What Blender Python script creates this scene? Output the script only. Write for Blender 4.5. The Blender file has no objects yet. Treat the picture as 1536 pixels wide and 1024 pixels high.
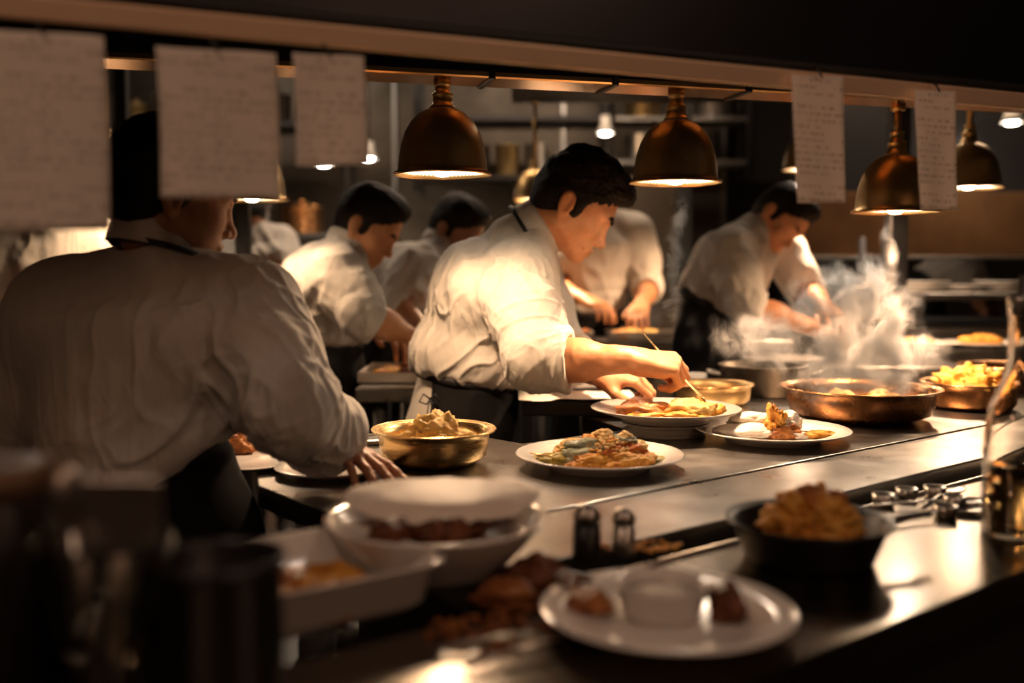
import bpy, math, random
import numpy as np
from mathutils import Vector, Matrix
SC = bpy.context.scene
COL = SC.collection
PI = math.pi
V3 = lambda *a: np.array(a, float)

# ------------------------------------------------------------------ camera
FPX, EYE = 1500.0, 1.23
TH = math.atan(106 / FPX)
def P(px, py, d):
    """world point seen at frame position (px,py), d metres in front of the camera"""
    u, v = (px - 768) / FPX, (512 - py) / FPX
    x, y, z = u, math.cos(TH) + v * math.sin(TH), -math.sin(TH) + v * math.cos(TH)
    s = d / y
    return V3(x * s, d, EYE + z * s)
def G(px, py, z):
    """world point seen at (px,py) on the horizontal plane z"""
    u, v = (px - 768) / FPX, (512 - py) / FPX
    x, y, zz = u, math.cos(TH) + v * math.sin(TH), -math.sin(TH) + v * math.cos(TH)
    s = (z - EYE) / zz
    return V3(x * s, y * s, z)
cam_d = bpy.data.cameras.new('camera'); cam = bpy.data.objects.new('camera', cam_d); COL.objects.link(cam)
cam.location = (0, 0, EYE); cam.rotation_euler = (PI / 2 - TH, 0, 0)
cam_d.lens = FPX / 1536 * 36; cam_d.sensor_width = 36; cam_d.clip_start = .02
cam_d.dof.use_dof = True; cam_d.dof.focus_distance = 1.87; cam_d.dof.aperture_fstop = 1.6; cam_d.dof.aperture_blades = 9
SC.camera = cam
SC.view_settings.view_transform = 'Standard'; SC.view_settings.look = 'None'
SC.view_settings.gamma = 1; SC.view_settings.use_curve_mapping = False
SC.view_settings.exposure = 0.12
wd = bpy.data.worlds.new('world'); SC.world = wd; wd.use_nodes = True
wd.node_tree.nodes['Background'].inputs[0].default_value = (1, .55, .3, 1)
wd.node_tree.nodes['Background'].inputs[1].default_value = .0035

# ------------------------------------------------------------------ noise
def _h(i, j, k, s):
    n = (i * 374761393 + j * 668265263 + k * 2147483647 + s * 1274126177) & 0xffffffff
    n = ((n ^ (n >> 13)) * 1274126177) & 0xffffffff
    return ((n ^ (n >> 16)) & 0xffff) / 32767.5 - 1.0
def noise(p, s=0):
    p = np.asarray(p, float) + 1000.0
    i = np.floor(p).astype(np.int64); f = p - i; f = f * f * f * (f * (f * 6 - 15) + 10)
    x, y, z = i[..., 0], i[..., 1], i[..., 2]; fx, fy, fz = f[..., 0], f[..., 1], f[..., 2]
    def L(a, b, t): return a + (b - a) * t
    return L(L(L(_h(x, y, z, s), _h(x+1, y, z, s), fx), L(_h(x, y+1, z, s), _h(x+1, y+1, z, s), fx), fy),
             L(L(_h(x, y, z+1, s), _h(x+1, y, z+1, s), fx), L(_h(x, y+1, z+1, s), _h(x+1, y+1, z+1, s), fx), fy), fz)
def fbm(p, s=0, o=3):
    r = 0; a = 1.0
    for k in range(o):
        r = r + a * noise(np.asarray(p) * (2.03 ** k), s + k); a *= .5
    return r
def sst(a, b, x):
    t = np.clip((x - a) / (b - a), 0, 1); return t * t * (3 - 2 * t)
def nrm(v): v = np.asarray(v, float); return v / np.linalg.norm(v)

# ------------------------------------------------------------------ signed distance shapes
def ball(c, r): c = np.asarray(c, float); return lambda p: np.linalg.norm(p - c, axis=-1) - r
def ell(c, r, R=None):
    c = np.asarray(c, float); r = np.asarray(r, float)
    def f(p):
        q = p - c
        if R is not None: q = q @ R
        k0 = np.linalg.norm(q / r, axis=-1); k1 = np.linalg.norm(q / (r * r), axis=-1)
        return k0 * (k0 - 1) / np.maximum(k1, 1e-9)
    return f
def cone(a, b, ra, rb, lat=None, ratio=1.0):
    a = np.asarray(a, float); b = np.asarray(b, float); ax = b - a
    if lat is not None: lat = nrm(lat)
    def f(p):
        q = p - a
        if lat is not None:
            q = q - (1 - 1 / ratio) * (q @ lat)[..., None] * lat
            aa = ax - (1 - 1 / ratio) * (ax @ lat) * lat
        else: aa = ax
        t = np.clip((q @ aa) / (aa @ aa), 0, 1)
        return np.linalg.norm(q - t[..., None] * aa, axis=-1) - (ra + (rb - ra) * t)
    return f
def rbox(c, h, r, R=None):
    c = np.asarray(c, float); h = np.asarray(h, float) - r
    def f(p):
        q = p - c
        if R is not None: q = q @ R
        d = np.abs(q) - h
        return np.linalg.norm(np.maximum(d, 0), axis=-1) + np.minimum(d.max(-1), 0) - r
    return f
def half(n, o):
    """inside where (p-o).n < 0"""
    n = nrm(n); o = np.asarray(o, float)
    return lambda p: (p - o) @ n
def smin(a, b, k):
    h = np.maximum(k - np.abs(a - b), 0) / k
    return np.minimum(a, b) - h * h * k * .25

class Sdf:
    def __init__(s): s.ops = []; s.pts = []
    def add(s, f, k=.01): s.ops.append(('a', f, k)); return s
    def sub(s, f, k=.01): s.ops.append(('s', f, k)); return s
    def cut(s, f, k=.004): s.ops.append(('i', f, k)); return s
    def net(s, lo, hi, h, chunk=420):
        lo = np.asarray(lo, float); hi = np.asarray(hi, float)
        B = 8; H = B * h
        n = np.ceil((hi - lo) / H).astype(int) + 1
        g = np.stack(np.meshgrid(*[np.arange(k) for k in n], indexing='ij'), -1).reshape(-1, 3)
        C = lo + (g + .5) * H; hd = H * .87
        D = np.full(len(C), 1e3); dp = []
        for op, f, k in s.ops:
            x = f(C); dp.append(x)
            if op == 'a': D = smin(D, x, k)
            elif op == 's': D = -smin(-D, x, k)
            else: D = -smin(-D, -x, k)
        keep = np.abs(D) < hd * 1.6
        g = g[keep]; D = D[keep]; dp = [x[keep] for x in dp]
        NX, NY, NZ = (n * B + 2)
        o = np.arange(B + 1)
        loc = np.stack(np.meshgrid(o, o, o, indexing='ij'), -1)
        keys = []; verts = []; quads = []
        for c0 in range(0, len(g), chunk):
            sl = slice(c0, c0 + chunk); gb = g[sl] * B
            pts = lo + (gb[:, None, None, None, :] + loc[None]) * h
            v = np.full(pts.shape[:-1], 1e3)
            for (op, f, k), x in zip(s.ops, dp):
                xs = x[sl]
                if op == 'a': m = xs < np.maximum(D[sl], 0) + 2.2 * hd + k
                elif op == 's': m = xs < 2 * hd + k
                else: m = xs > -2 * hd - k
                if not m.any(): continue
                q = f(pts[m])
                if op == 'a': v[m] = smin(v[m], q, k)
                elif op == 's': v[m] = -smin(-v[m], q, k)
                else: v[m] = -smin(-v[m], -q, k)
            S = v < 0
            c8 = [(a, b, c) for a in (0, 1) for b in (0, 1) for c in (0, 1)]
            sh = lambda A, a, b, c: A[:, a:a + B, b:b + B, c:c + B]
            cnt = sum(sh(S, *c).astype(np.int8) for c in c8)
            act = (cnt > 0) & (cnt < 8)
            bi, i, j, k_ = np.nonzero(act)
            if len(bi) == 0: continue
            acc = np.zeros((len(bi), 3)); num = np.zeros(len(bi))
            for a in c8:
                for ax in range(3):
                    if a[ax]: continue
                    b = list(a); b[ax] = 1
                    va = v[bi, i + a[0], j + a[1], k_ + a[2]]; vb = v[bi, i + b[0], j + b[1], k_ + b[2]]
                    m = (va < 0) != (vb < 0)
                    t = np.where(m, va / np.where(m, va - vb, 1), 0)
                    pt = np.tile(np.array(a, float), (len(bi), 1)); pt[:, ax] = t
                    acc += np.where(m[:, None], pt, 0); num += m
            gi = gb[bi] + np.stack([i, j, k_], -1)
            verts.append(lo + (gi + acc / num[:, None]) * h)
            keys.append((gi[:, 0] * NY + gi[:, 1]) * NZ + gi[:, 2])
            for ax in range(3):
                b = [0, 0, 0]; b[ax] = 1
                s0 = S[bi, i, j, k_]; s1 = S[bi, i + b[0], j + b[1], k_ + b[2]]
                m = s0 != s1
                e1, e2 = [(1, 2), (2, 0), (0, 1)][ax]
                d1 = np.zeros(3, int); d1[e1] = 1; d2 = np.zeros(3, int); d2[e2] = 1
                G0 = gi[m]; K = lambda q: (q[:, 0] * NY + q[:, 1]) * NZ + q[:, 2]
                Q = np.stack([K(G0), K(G0 - d1), K(G0 - d1 - d2), K(G0 - d2)], -1)
                fl = ~s0[m]
                Q[fl] = Q[fl][:, ::-1]
                quads.append(Q)
        keys = np.concatenate(keys); verts = np.concatenate(verts); quads = np.concatenate(quads)
        od = np.argsort(keys); ks = keys[od]
        ix = np.clip(np.searchsorted(ks, quads), 0, len(ks) - 1)
        ok = (ks[ix] == quads).all(1)
        return verts, od[ix[ok]]
def vnormals(v, f):
    n = np.cross(v[f[:, 2]] - v[f[:, 0]], v[f[:, 3]] - v[f[:, 1]]); r = np.zeros_like(v)
    for k in range(4): np.add.at(r, f[:, k], n)
    n = r / np.maximum(np.linalg.norm(r, axis=1), 1e-12)[:, None]
    return n
def relax(v, f, it=2, lam=.5):
    e = np.concatenate([f[:, [0, 1]], f[:, [1, 2]], f[:, [2, 3]], f[:, [3, 0]]])
    e = np.concatenate([e, e[:, ::-1]])
    c = np.bincount(e[:, 0], minlength=len(v)).astype(float)
    for _ in range(it):
        a = np.stack([np.bincount(e[:, 0], v[e[:, 1], k], minlength=len(v)) for k in range(3)], -1) / np.maximum(c, 1)[:, None]
        v = v + (a - v) * lam
    return v

# ------------------------------------------------------------------ objects
def mesh_obj(name, v, f, m, parent=None, smooth=True):
    me = bpy.data.meshes.new(name)
    if isinstance(f, np.ndarray):
        me.vertices.add(len(v)); me.vertices.foreach_set('co', np.asarray(v, np.float32).ravel())
        k = f.shape[1]
        me.loops.add(f.size); me.loops.foreach_set('vertex_index', f.astype(np.int32).ravel())
        me.polygons.add(len(f)); me.polygons.foreach_set('loop_start', np.arange(0, f.size, k, dtype=np.int32))
        me.update(calc_edges=True); me.validate()
    else:
        me.from_pydata([tuple(map(float, q)) for q in v], [], f); me.update()
    if smooth: me.polygons.foreach_set('use_smooth', [True] * len(me.polygons))
    ms = m if isinstance(m, (list, tuple)) else [m]
    for q in ms: me.materials.append(q)
    o = bpy.data.objects.new(name, me); COL.objects.link(o)
    if parent is not None: o.parent = parent
    return o
def tag(o, label=None, cat=None, group=None, kind=None):
    if label: o['label'] = label
    if cat: o['category'] = cat
    if group: o['group'] = group
    if kind: o['kind'] = kind
    return o
def empty(name, loc, label=None, cat=None, group=None, rz=0):
    o = bpy.data.objects.new(name, None); COL.objects.link(o); o.location = tuple(loc); o.rotation_euler.z = rz
    o.empty_display_size = .05
    return tag(o, label, cat, group)
def copy_tree(o, parent=None):
    c = o.copy(); COL.objects.link(c)
    if parent is not None: c.parent = parent
    for ch in [x for x in bpy.data.objects if x.parent == o]: copy_tree(ch, c)
    return c
class MB:
    """collects shapes into ONE mesh"""
    def __init__(s): s.v = []; s.f = []; s.mi = []
    def put(s, v, f, mi=0):
        b = len(s.v); s.v += [tuple(map(float, q)) for q in v]; s.f += [tuple(b + i for i in q) for q in f]; s.mi += [mi] * len(f); return s
    def box(s, lo, hi, c=.003, R=None, o=(0, 0, 0), mi=0):
        lo = V3(*lo); hi = V3(*hi); c = min(c, *(np.abs(hi - lo) * .45)); v = []; f = []
        # chamfered box
        idx = {}
        for sx in (0, 1):
            for sy in (0, 1):
                for sz in (0, 1):
                    for ax in range(3):
                        q = np.where([sx, sy, sz], hi - c, lo + c).astype(float)
                        q[ax] = (hi if (sx, sy, sz)[ax] else lo)[ax]
                        idx[(sx, sy, sz, ax)] = len(v); v.append(q)
        def I(a, ax): return idx[(a[0], a[1], a[2], ax)]
        for ax in range(3):
            e1, e2 = (ax + 1) % 3, (ax + 2) % 3
            for sd in (0, 1):
                r = []
                for (p, q) in ((0, 0), (1, 0), (1, 1), (0, 1)):
                    a = [0, 0, 0]; a[ax] = sd; a[e1] = p; a[e2] = q; r.append(I(a, ax))
                f.append(r if sd else r[::-1])
            for p in (0, 1):
                for q in (0, 1):
                    a = [0, 0, 0]; a[e1] = p; a[e2] = q; b = list(a); b[ax] = 1
                    r = [I(a, e1), I(b, e1), I(b, e2), I(a, e2)]
                    f.append(r if (p ^ q) else r[::-1])
        for a in [(x, y, z) for x in (0, 1) for y in (0, 1) for z in (0, 1)]:
            r = [I(a, 0), I(a, 1), I(a, 2)]
            f.append(r if (sum(a) % 2) else r[::-1])
        v = np.array(v)
        if R is not None: v = v @ np.asarray(R).T
        return s.put(v + V3(*o), f, mi)
    def lathe(s, prof, n=48, o=(0, 0, 0), sx=1, sy=1, closed=True, mi=0, R=None, wob=None):
        v = []; f = []; m = len(prof)
        for i in range(n):
            a = 2 * PI * i / n
            for r, z in prof:
                w = wob(a, r, z) if wob else 0
                v.append((r * math.cos(a) * sx, r * math.sin(a) * sy, z + w))
        rng = m if closed else m - 1
        for i in range(n):
            for j in range(rng):
                a, b = i * m + j, i * m + (j + 1) % m; c, d = ((i + 1) % n) * m + (j + 1) % m, ((i + 1) % n) * m + j
                f.append((a, d, c, b))
        v = np.array(v)
        if R is not None: v = v @ np.asarray(R).T
        return s.put(v + V3(*o), f, mi)
    def tube(s, pts, r, n=10, mi=0, flat=1.0, caps=True):
        pts = [V3(*q) for q in pts]; rs = r if isinstance(r, (list, tuple)) else [r] * len(pts)
        v = []; f = []; up = None
        for i, q in enumerate(pts):
            t = nrm(pts[min(i + 1, len(pts) - 1)] - pts[max(i - 1, 0)])
            if up is None: up = V3(0, 0, 1) if abs(t[2]) < .9 else V3(1, 0, 0)
            a = nrm(np.cross(up, t)); b = np.cross(t, a); up = b
            for k in range(n):
                g = 2 * PI * k / n; v.append(q + rs[i] * (math.cos(g) * a + math.sin(g) * b * flat))
        for i in range(len(pts) - 1):
            for k in range(n):
                f.append((i * n + k, i * n + (k + 1) % n, (i + 1) * n + (k + 1) % n, (i + 1) * n + k))
        if caps: f.append(tuple(range(n))[::-1]); f.append(tuple((len(pts) - 1) * n + k for k in range(n)))
        return s.put(v, f, mi)
    def prism(s, poly, z0, z1, mi=0):
        n = len(poly); v = [(x, y, z0) for x, y in poly] + [(x, y, z1) for x, y in poly]
        f = [tuple(range(n))[::-1], tuple(range(n, 2 * n))] + [(i, (i + 1) % n, n + (i + 1) % n, n + i) for i in range(n)]
        return s.put(v, f, mi)
    def build(s, name, m, parent=None, smooth=False, bevel=0, auto=None):
        o = mesh_obj(name, s.v, s.f, m, parent, smooth)
        if any(s.mi): o.data.polygons.foreach_set('material_index', s.mi)
        if auto:
            me = o.data; me.polygons.foreach_set('use_smooth', [True] * len(me.polygons))
            try: me.set_sharp_from_angle(angle=auto)
            except Exception: pass
        if bevel:
            b = o.modifiers.new('bevel', 'BEVEL'); b.width = bevel; b.segments = 2; b.limit_method = 'ANGLE'
        return o
def Rz(a): c, s = math.cos(a), math.sin(a); return np.array([[c, -s, 0], [s, c, 0], [0, 0, 1]])
def Rx(a): c, s = math.cos(a), math.sin(a); return np.array([[1, 0, 0], [0, c, -s], [0, s, c]])
def Ry(a): c, s = math.cos(a), math.sin(a); return np.array([[c, 0, s], [0, 1, 0], [-s, 0, c]])

# ------------------------------------------------------------------ materials
class NT:
    def __init__(s, name):
        s.m = bpy.data.materials.new(name); s.m.use_nodes = True; s.t = s.m.node_tree; s.n = s.t.nodes; s.l = s.t.links
        s.b = s.n['Principled BSDF']; s.out = s.n['Material Output']
    def node(s, ty, **kw):
        x = s.n.new(ty)
        for k, v in kw.items(): setattr(x, k, v)
        return x
    def link(s, a, b): s.l.new(a, b)
    def coord(s, scale=(1, 1, 1), kind='Object', rot=(0, 0, 0)):
        c = s.node('ShaderNodeTexCoord'); mp = s.node('ShaderNodeMapping'); mp.inputs['Scale'].default_value = scale; mp.inputs['Rotation'].default_value = rot
        s.link(c.outputs[kind], mp.inputs[0]); return mp.outputs[0]
    def noise(s, vec, scale=5, detail=4, rough=.5, dist=0):
        x = s.node('ShaderNodeTexNoise'); x.inputs['Scale'].default_value = scale; x.inputs['Detail'].default_value = detail
        x.inputs['Roughness'].default_value = rough; x.inputs['Distortion'].default_value = dist
        s.link(vec, x.inputs['Vector']); return x.outputs['Fac']
    def ramp(s, fac, stops):
        x = s.node('ShaderNodeValToRGB'); e = x.color_ramp.elements
        while len(e) < len(stops): e.new(.5)
        for q, (p, c) in zip(e, stops): q.position = p; q.color = (*c, 1) if len(c) == 3 else c
        s.link(fac, x.inputs[0]); return x.outputs[0]
    def bump(s, h, strength=.3, dist=.001):
        x = s.node('ShaderNodeBump'); x.inputs['Strength'].default_value = strength; x.inputs['Distance'].default_value = dist
        s.link(h, x.inputs['Height']); s.link(x.outputs[0], s.b.inputs['Normal']); return x
    def math(s, op, a, b=None, c=None, clamp=False):
        x = s.node('ShaderNodeMath', operation=op); x.use_clamp = clamp
        for i, q in enumerate((a, b, c)):
            if q is None: continue
            if isinstance(q, (int, float)): x.inputs[i].default_value = q
            else: s.link(q, x.inputs[i])
        return x.outputs[0]
def mat(name, col, rough=.5, metal=0, spec=.5, var=None, vs=8, bump=0, bs=60, bd=.001, rvar=0, sheen=0, sss=0, aniso=None, coat=0):
    t = NT(name); b = t.b
    b.inputs['Roughness'].default_value = rough; b.inputs['Metallic'].default_value = metal; b.inputs['Specular IOR Level'].default_value = spec
    b.inputs['Coat Weight'].default_value = coat
    sc = aniso or (1, 1, 1); vec = t.coord(sc)
    if var:
        cols = [col] + list(var); n = len(cols); fac = t.noise(vec, vs, 5, .6)
        st = [(.3 + .4 * i / max(1, n - 1), c) for i, c in enumerate(cols)]
        t.link(t.ramp(fac, st), b.inputs['Base Color'])
    else: b.inputs['Base Color'].default_value = (*col, 1)
    if rvar:
        fac = t.noise(vec, bs * .6, 5, .6); t.link(t.math('MULTIPLY_ADD', fac, rvar, rough - rvar * .5, clamp=True), b.inputs['Roughness'])
    if bump: t.bump(t.noise(vec, bs, 4, .6), bump, bd)
    if sheen: b.inputs['Sheen Weight'].default_value = sheen; b.inputs['Sheen Roughness'].default_value = .5
    if sss: b.inputs['Subsurface Weight'].default_value = sss; b.inputs['Subsurface Radius'].default_value = (.012, .004, .002); b.inputs['Subsurface Scale'].default_value = 1
    return t.m
M = {}
M['steel'] = mat('brushed_steel', (.50, .47, .43), .34, 1, bump=.10, bs=40, bd=.0004, rvar=.16, aniso=(2, 30, 30))
M['steel_ctr'] = mat('worn_counter_steel', (.34, .325, .305), .31, 1, var=[(.22, .205, .19), (.40, .385, .365)], vs=3, bump=.05, bs=22, bd=.0006, rvar=.22)
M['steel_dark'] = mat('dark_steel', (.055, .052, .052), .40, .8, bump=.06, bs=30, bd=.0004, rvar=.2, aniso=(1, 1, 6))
M['header'] = mat('blackened_header_steel', (.026, .026, .030), .38, .8, rvar=.2, bs=4)
M['steel_back'] = mat('grey_steel_panel', (.16, .13, .10), .45, .85, var=[(.07, .055, .04)], vs=1.6, bump=.2, bs=9, bd=.002, rvar=.25)
M['copper_hood'] = mat('brown_metal_hood', (.26, .13, .055), .45, .7, var=[(.09, .045, .02)], vs=2.2, rvar=.3)
M['steel_front'] = mat('polished_counter_steel', (.26, .22, .18), .22, 1, var=[(.18, .15, .12)], vs=4, bump=.10, bs=9, bd=.0006, rvar=.16)
M['brass'] = mat('aged_brass', (.52, .35, .15), .38, .9, var=[(.46, .31, .13), (.58, .40, .18)], vs=6, rvar=.10, bs=20)
M['brass_rim'] = mat('brass_rim', (.55, .30, .12), .25, 1)
M['brass_br'] = mat('bright_brass', (.72, .50, .22), .28, 1, rvar=.1, bump=.05, bs=60, bd=.0003, aniso=(1, 1, 14))
M['copper'] = mat('dark_copper', (.46, .22, .09), .27, 1, var=[(.33, .15, .055)], vs=7, rvar=.14)
M['inner'] = mat('white_enamel', (.85, .80, .72), .4)
M['porc'] = mat('white_porcelain', (.80, .77, .73), .16, 0, .5, coat=.3)
M['porc_d'] = mat('stoneware', (.30, .28, .26), .35, 0, .5)
M['paper'] = mat('paper', (.78, .74, .68), .8)
M['black'] = mat('matt_black', (.012, .011, .011), .55)
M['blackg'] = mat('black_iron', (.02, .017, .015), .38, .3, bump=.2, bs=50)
M['floor'] = mat('floor_tile', (.035, .022, .016), .35, rvar=.2)
M['ceil'] = mat('ceiling_paint', (.03, .024, .02), .8)
M['wall'] = mat('kitchen_wall', (.06, .045, .035), .6, var=[(.04, .03, .022)], vs=2)
M['apron'] = mat('black_apron_cloth', (.007, .0065, .007), .9, 0, .15, bump=.15, bs=500, bd=.0005)
M['trouser'] = mat('black_trousers', (.010, .010, .012), .8)
M['strap'] = mat('dark_strap', (.012, .011, .012), .6)
M['skin'] = mat('skin', (.55, .27, .135), .46, 0, .4, var=[(.49, .22, .10), (.59, .30, .155)], vs=22, bump=.18, bs=260, bd=.0006, sss=.12)
M['skin_d'] = mat('skin_deeper', (.40, .19, .105), .45, 0, .4, var=[(.33, .15, .08)], vs=20, bump=.18, bs=260, bd=.0006, sss=.1)
t = NT('short_dark_hair'); vec = t.coord((60, 60, 14)); n_ = t.noise(vec, 7, 5, .6)
t.link(t.ramp(n_, [(.35, (.004, .003, .002)), (.7, (.018, .011, .007))]), t.b.inputs['Base Color']); t.b.inputs['Roughness'].default_value = .6; t.b.inputs['Specular IOR Level'].default_value = .22
t.bump(n_, .9, .003); M['hair'] = t.m
t = NT('white_cotton'); vec = t.coord((1, 1, 1)); n1 = t.noise(vec, 5, 3); n2 = t.noise(vec, 700, 2)
t.link(t.ramp(n1, [(.3, (.50, .465, .42)), (.7, (.56, .525, .475))]), t.b.inputs['Base Color']); t.b.inputs['Roughness'].default_value = .82
t.b.inputs['Sheen Weight'].default_value = .2
v2 = t.coord((1, 1, .45)); cr = t.noise(v2, 16, 3, .5, 1.2); cr = t.math('ABSOLUTE', t.math('SUBTRACT', cr, .5)); cr = t.math('MULTIPLY', t.math('SUBTRACT', .16, cr, clamp=True), 6.0)
hh = t.math('MULTIPLY_ADD', n2, .05, cr); t.bump(hh, .30, .0035); M['shirt'] = t.m
def glow(name, c, s):
    t = NT(name); t.b.inputs['Base Color'].default_value = (*c, 1); t.b.inputs['Emission Color'].default_value = (*c, 1); t.b.inputs['Emission Strength'].default_value = s; return t.m
M['bulb'] = glow('hot_bulb', (1, .74, .48), 30)
M['bulb_s'] = glow('small_bulb', (1, .90, .78), 45)
t = NT('clear_glass'); t.b.inputs['Base Color'].default_value = (.92, .9, .86, 1); t.b.inputs['Transmission Weight'].default_value = 1; t.b.inputs['Roughness'].default_value = .03; t.b.inputs['IOR'].default_value = 1.45; M['glass'] = t.m
# ticket paper with rows of faint print
t = NT('order_ticket'); c = t.node('ShaderNodeTexCoord'); sp = t.node('ShaderNodeSeparateXYZ'); t.link(c.outputs['Object'], sp.inputs[0])
zz = t.math('MULTIPLY', sp.outputs[2], 110); fr = t.math('FRACT', zz); row = t.math('FLOOR', zz)
band = t.math('LESS_THAN', fr, .42)
cb = t.node('ShaderNodeCombineXYZ'); t.link(t.math('MULTIPLY', sp.outputs[0], 260), cb.inputs[0]); t.link(t.math('MULTIPLY', row, 7.3), cb.inputs[1])
n3 = t.noise(cb.outputs[0], 1.0, 2); ink = t.math('GREATER_THAN', n3, .50)
cb2 = t.node('ShaderNodeCombineXYZ'); t.link(t.math('MULTIPLY', sp.outputs[0], 14), cb2.inputs[0]); t.link(t.math('MULTIPLY', row, 3.1), cb2.inputs[1])
blk = t.math('GREATER_THAN', t.noise(cb2.outputs[0], 1.0, 1), .46)
mk = t.math('MULTIPLY', t.math('MULTIPLY', band, ink), blk)
mx = t.node('ShaderNodeMix', data_type='RGBA'); t.link(mk, mx.inputs[0]); mx.inputs[6].default_value = (.86, .81, .75, 1); mx.inputs[7].default_value = (.56, .51, .46, 1)
t.link(mx.outputs[2], t.b.inputs['Base Color']); t.b.inputs['Roughness'].default_value = .85; tr = t.node('ShaderNodeBsdfTranslucent'); t.link(mx.outputs[2], tr.inputs[0]); ms_ = t.node('ShaderNodeMixShader'); ms_.inputs[0].default_value = .42; t.link(t.b.outputs[0], ms_.inputs[1]); t.link(tr.outputs[0], ms_.inputs[2]); t.link(ms_.outputs[0], t.out.inputs[0]); M['ticket'] = t.m
# ================================================================== PEOPLE
def frame(fwd, up=(0, 0, 1)):
    """columns: forward, left, up"""
    f = nrm(fwd); l = nrm(np.cross(up, f)); u = np.cross(f, l); return np.stack([f, l, u], 1)
def head_ops(S, c, R, s, fine=True):
    T = lambda x, y, z: c + R @ (V3(x, y, z) * s)
    E = lambda ctr, r, rot=None: ell(T(*ctr), V3(*r) * s, R if rot is None else R @ rot)
    S.add(E((-.006, 0, .005), (.097, .075, .084)), .02)
    S.add(E((.034, 0, -.028), (.060, .064, .068)), .03)
    S.add(E((.040, 0, -.078), (.046, .050, .048)), .03)
    for q in (-1, 1):
        S.add(cone(T(.0, .052 * q, -.082), T(.066, .014 * q, -.120), .019 * s, .016 * s), .028)
        S.add(E((.058, .038 * q, -.058), (.024, .020, .018)), .022)
    S.add(ball(T(.078, 0, -.123), .0155 * s), .018)
    S.add(E((.070, 0, -.093), (.024, .028, .026)), .02)
    for q in (-1, 1): S.add(cone(T(.080, .043 * q, -.012), T(.0915, .013 * q, -.013), .009 * s, .0075 * s), .016)
    if fine:
        for q in (-1, 1): S.sub(ball(T(.1005, .031 * q, -.031), .0145 * s), .014)
        for q in (-1, 1):
            S.add(ball(T(.0775, .031 * q, -.031), .0135 * s), .004)
            S.sub(cone(T(.0905, .021 * q, -.0355), T(.086, .043 * q, -.036), .0012 * s, .0012 * s), .003)
    S.add(cone(T(.088, 0, -.022), T(.1085, 0, -.064), .0068 * s, .0085 * s), .014)
    S.add(ball(T(.1105, 0, -.0685), .0098 * s), .008)
    for q in (-1, 1):
        S.add(ball(T(.100, .0125 * q, -.0735), .0078 * s), .007)
        S.add(cone(T(.0925, .019 * q, -.0985), T(.0985, .004 * q, -.0955), .0042 * s, .0056 * s), .006)
        S.add(cone(T(.0905, .018 * q, -.1035), T(.0955, .004 * q, -.1055), .0042 * s, .0062 * s), .006)
    if fine:
        S.sub(cone(T(.104, -.02, -.1010), T(.104, .02, -.1010), .0035 * s, .0035 * s), .004)
        for q in (-1, 1): S.sub(ball(T(.104, .0062 * q, -.0795), .0026 * s), .004)
    tl = Ry(-.22)
    for q in (-1, 1):
        rt = tl @ Rx(.0) @ Rz(-.35 * q)
        S.add(E((-.012, .079 * q, -.042), (.0190, .0085, .031), rt), .006)
        S.add(E((-.008, .075 * q, -.066), (.010, .006, .012), rt), .006)
        if fine:
            S.sub(E((-.008, .0850 * q, -.041), (.0115, .0095, .021), rt), .003)
            S.add(ball(T(.003, .075 * q, -.045), .0055 * s), .004)
            S.add(cone(T(-.014, .081 * q, -.030), T(-.013, .081 * q, -.052), .0022 * s, .0022 * s), .004)
def hair_sdf(c, R, s, style='short'):
    T = lambda x, y, z: c + R @ (V3(x, y, z) * s)
    E = lambda ctr, r: ell(T(*ctr), V3(*r) * s, R)
    S = Sdf()
    S.add(E((-.008, 0, .010), (.104, .081, .092)), .01)
    S.add(E((-.030, 0, -.035), (.075, .0755, .060)), .03)
    S.add(E((-.045, 0, -.075), (.042, .050, .040)), .03)
    if style == 'quiff':
        S.add(E((.040, 0, .072), (.062, .058, .038)), .03)
        S.add(E((.082, 0, .058), (.034, .048, .030)), .02)
        S.add(E((-.02, 0, .085), (.06, .05, .030)), .03)
        S.sub(E((.112, 0, -.022), (.045, .080, .062)), .012)
        S.sub(E((.082, 0, -.075), (.060, .12, .066)), .012)
    elif style == 'crop':
        S.sub(E((.110, 0, -.015), (.046, .085, .062)), .012)
        S.sub(E((.072, 0, -.085), (.072, .12, .070)), .012)
    else:
        S.add(E((.045, 0, .070), (.050, .055, .028)), .03)
        S.sub(E((.112, 0, -.015), (.046, .085, .062)), .012)
        S.sub(E((.082, 0, -.08), (.062, .12, .068)), .012)
    if style != 'crop':
        for q in (-1, 1): S.add(E((.017, .0665 * q, -.034), (.011, .008, .026)), .010)
    for q in (-1, 1): S.sub(E((-.010, .090 * q, -.045), (.021, .030, .034)), .006)
    S.sub(half(R @ V3(.25, 0, 1), T(-.06, 0, -.098)), .004)
    return S
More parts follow.
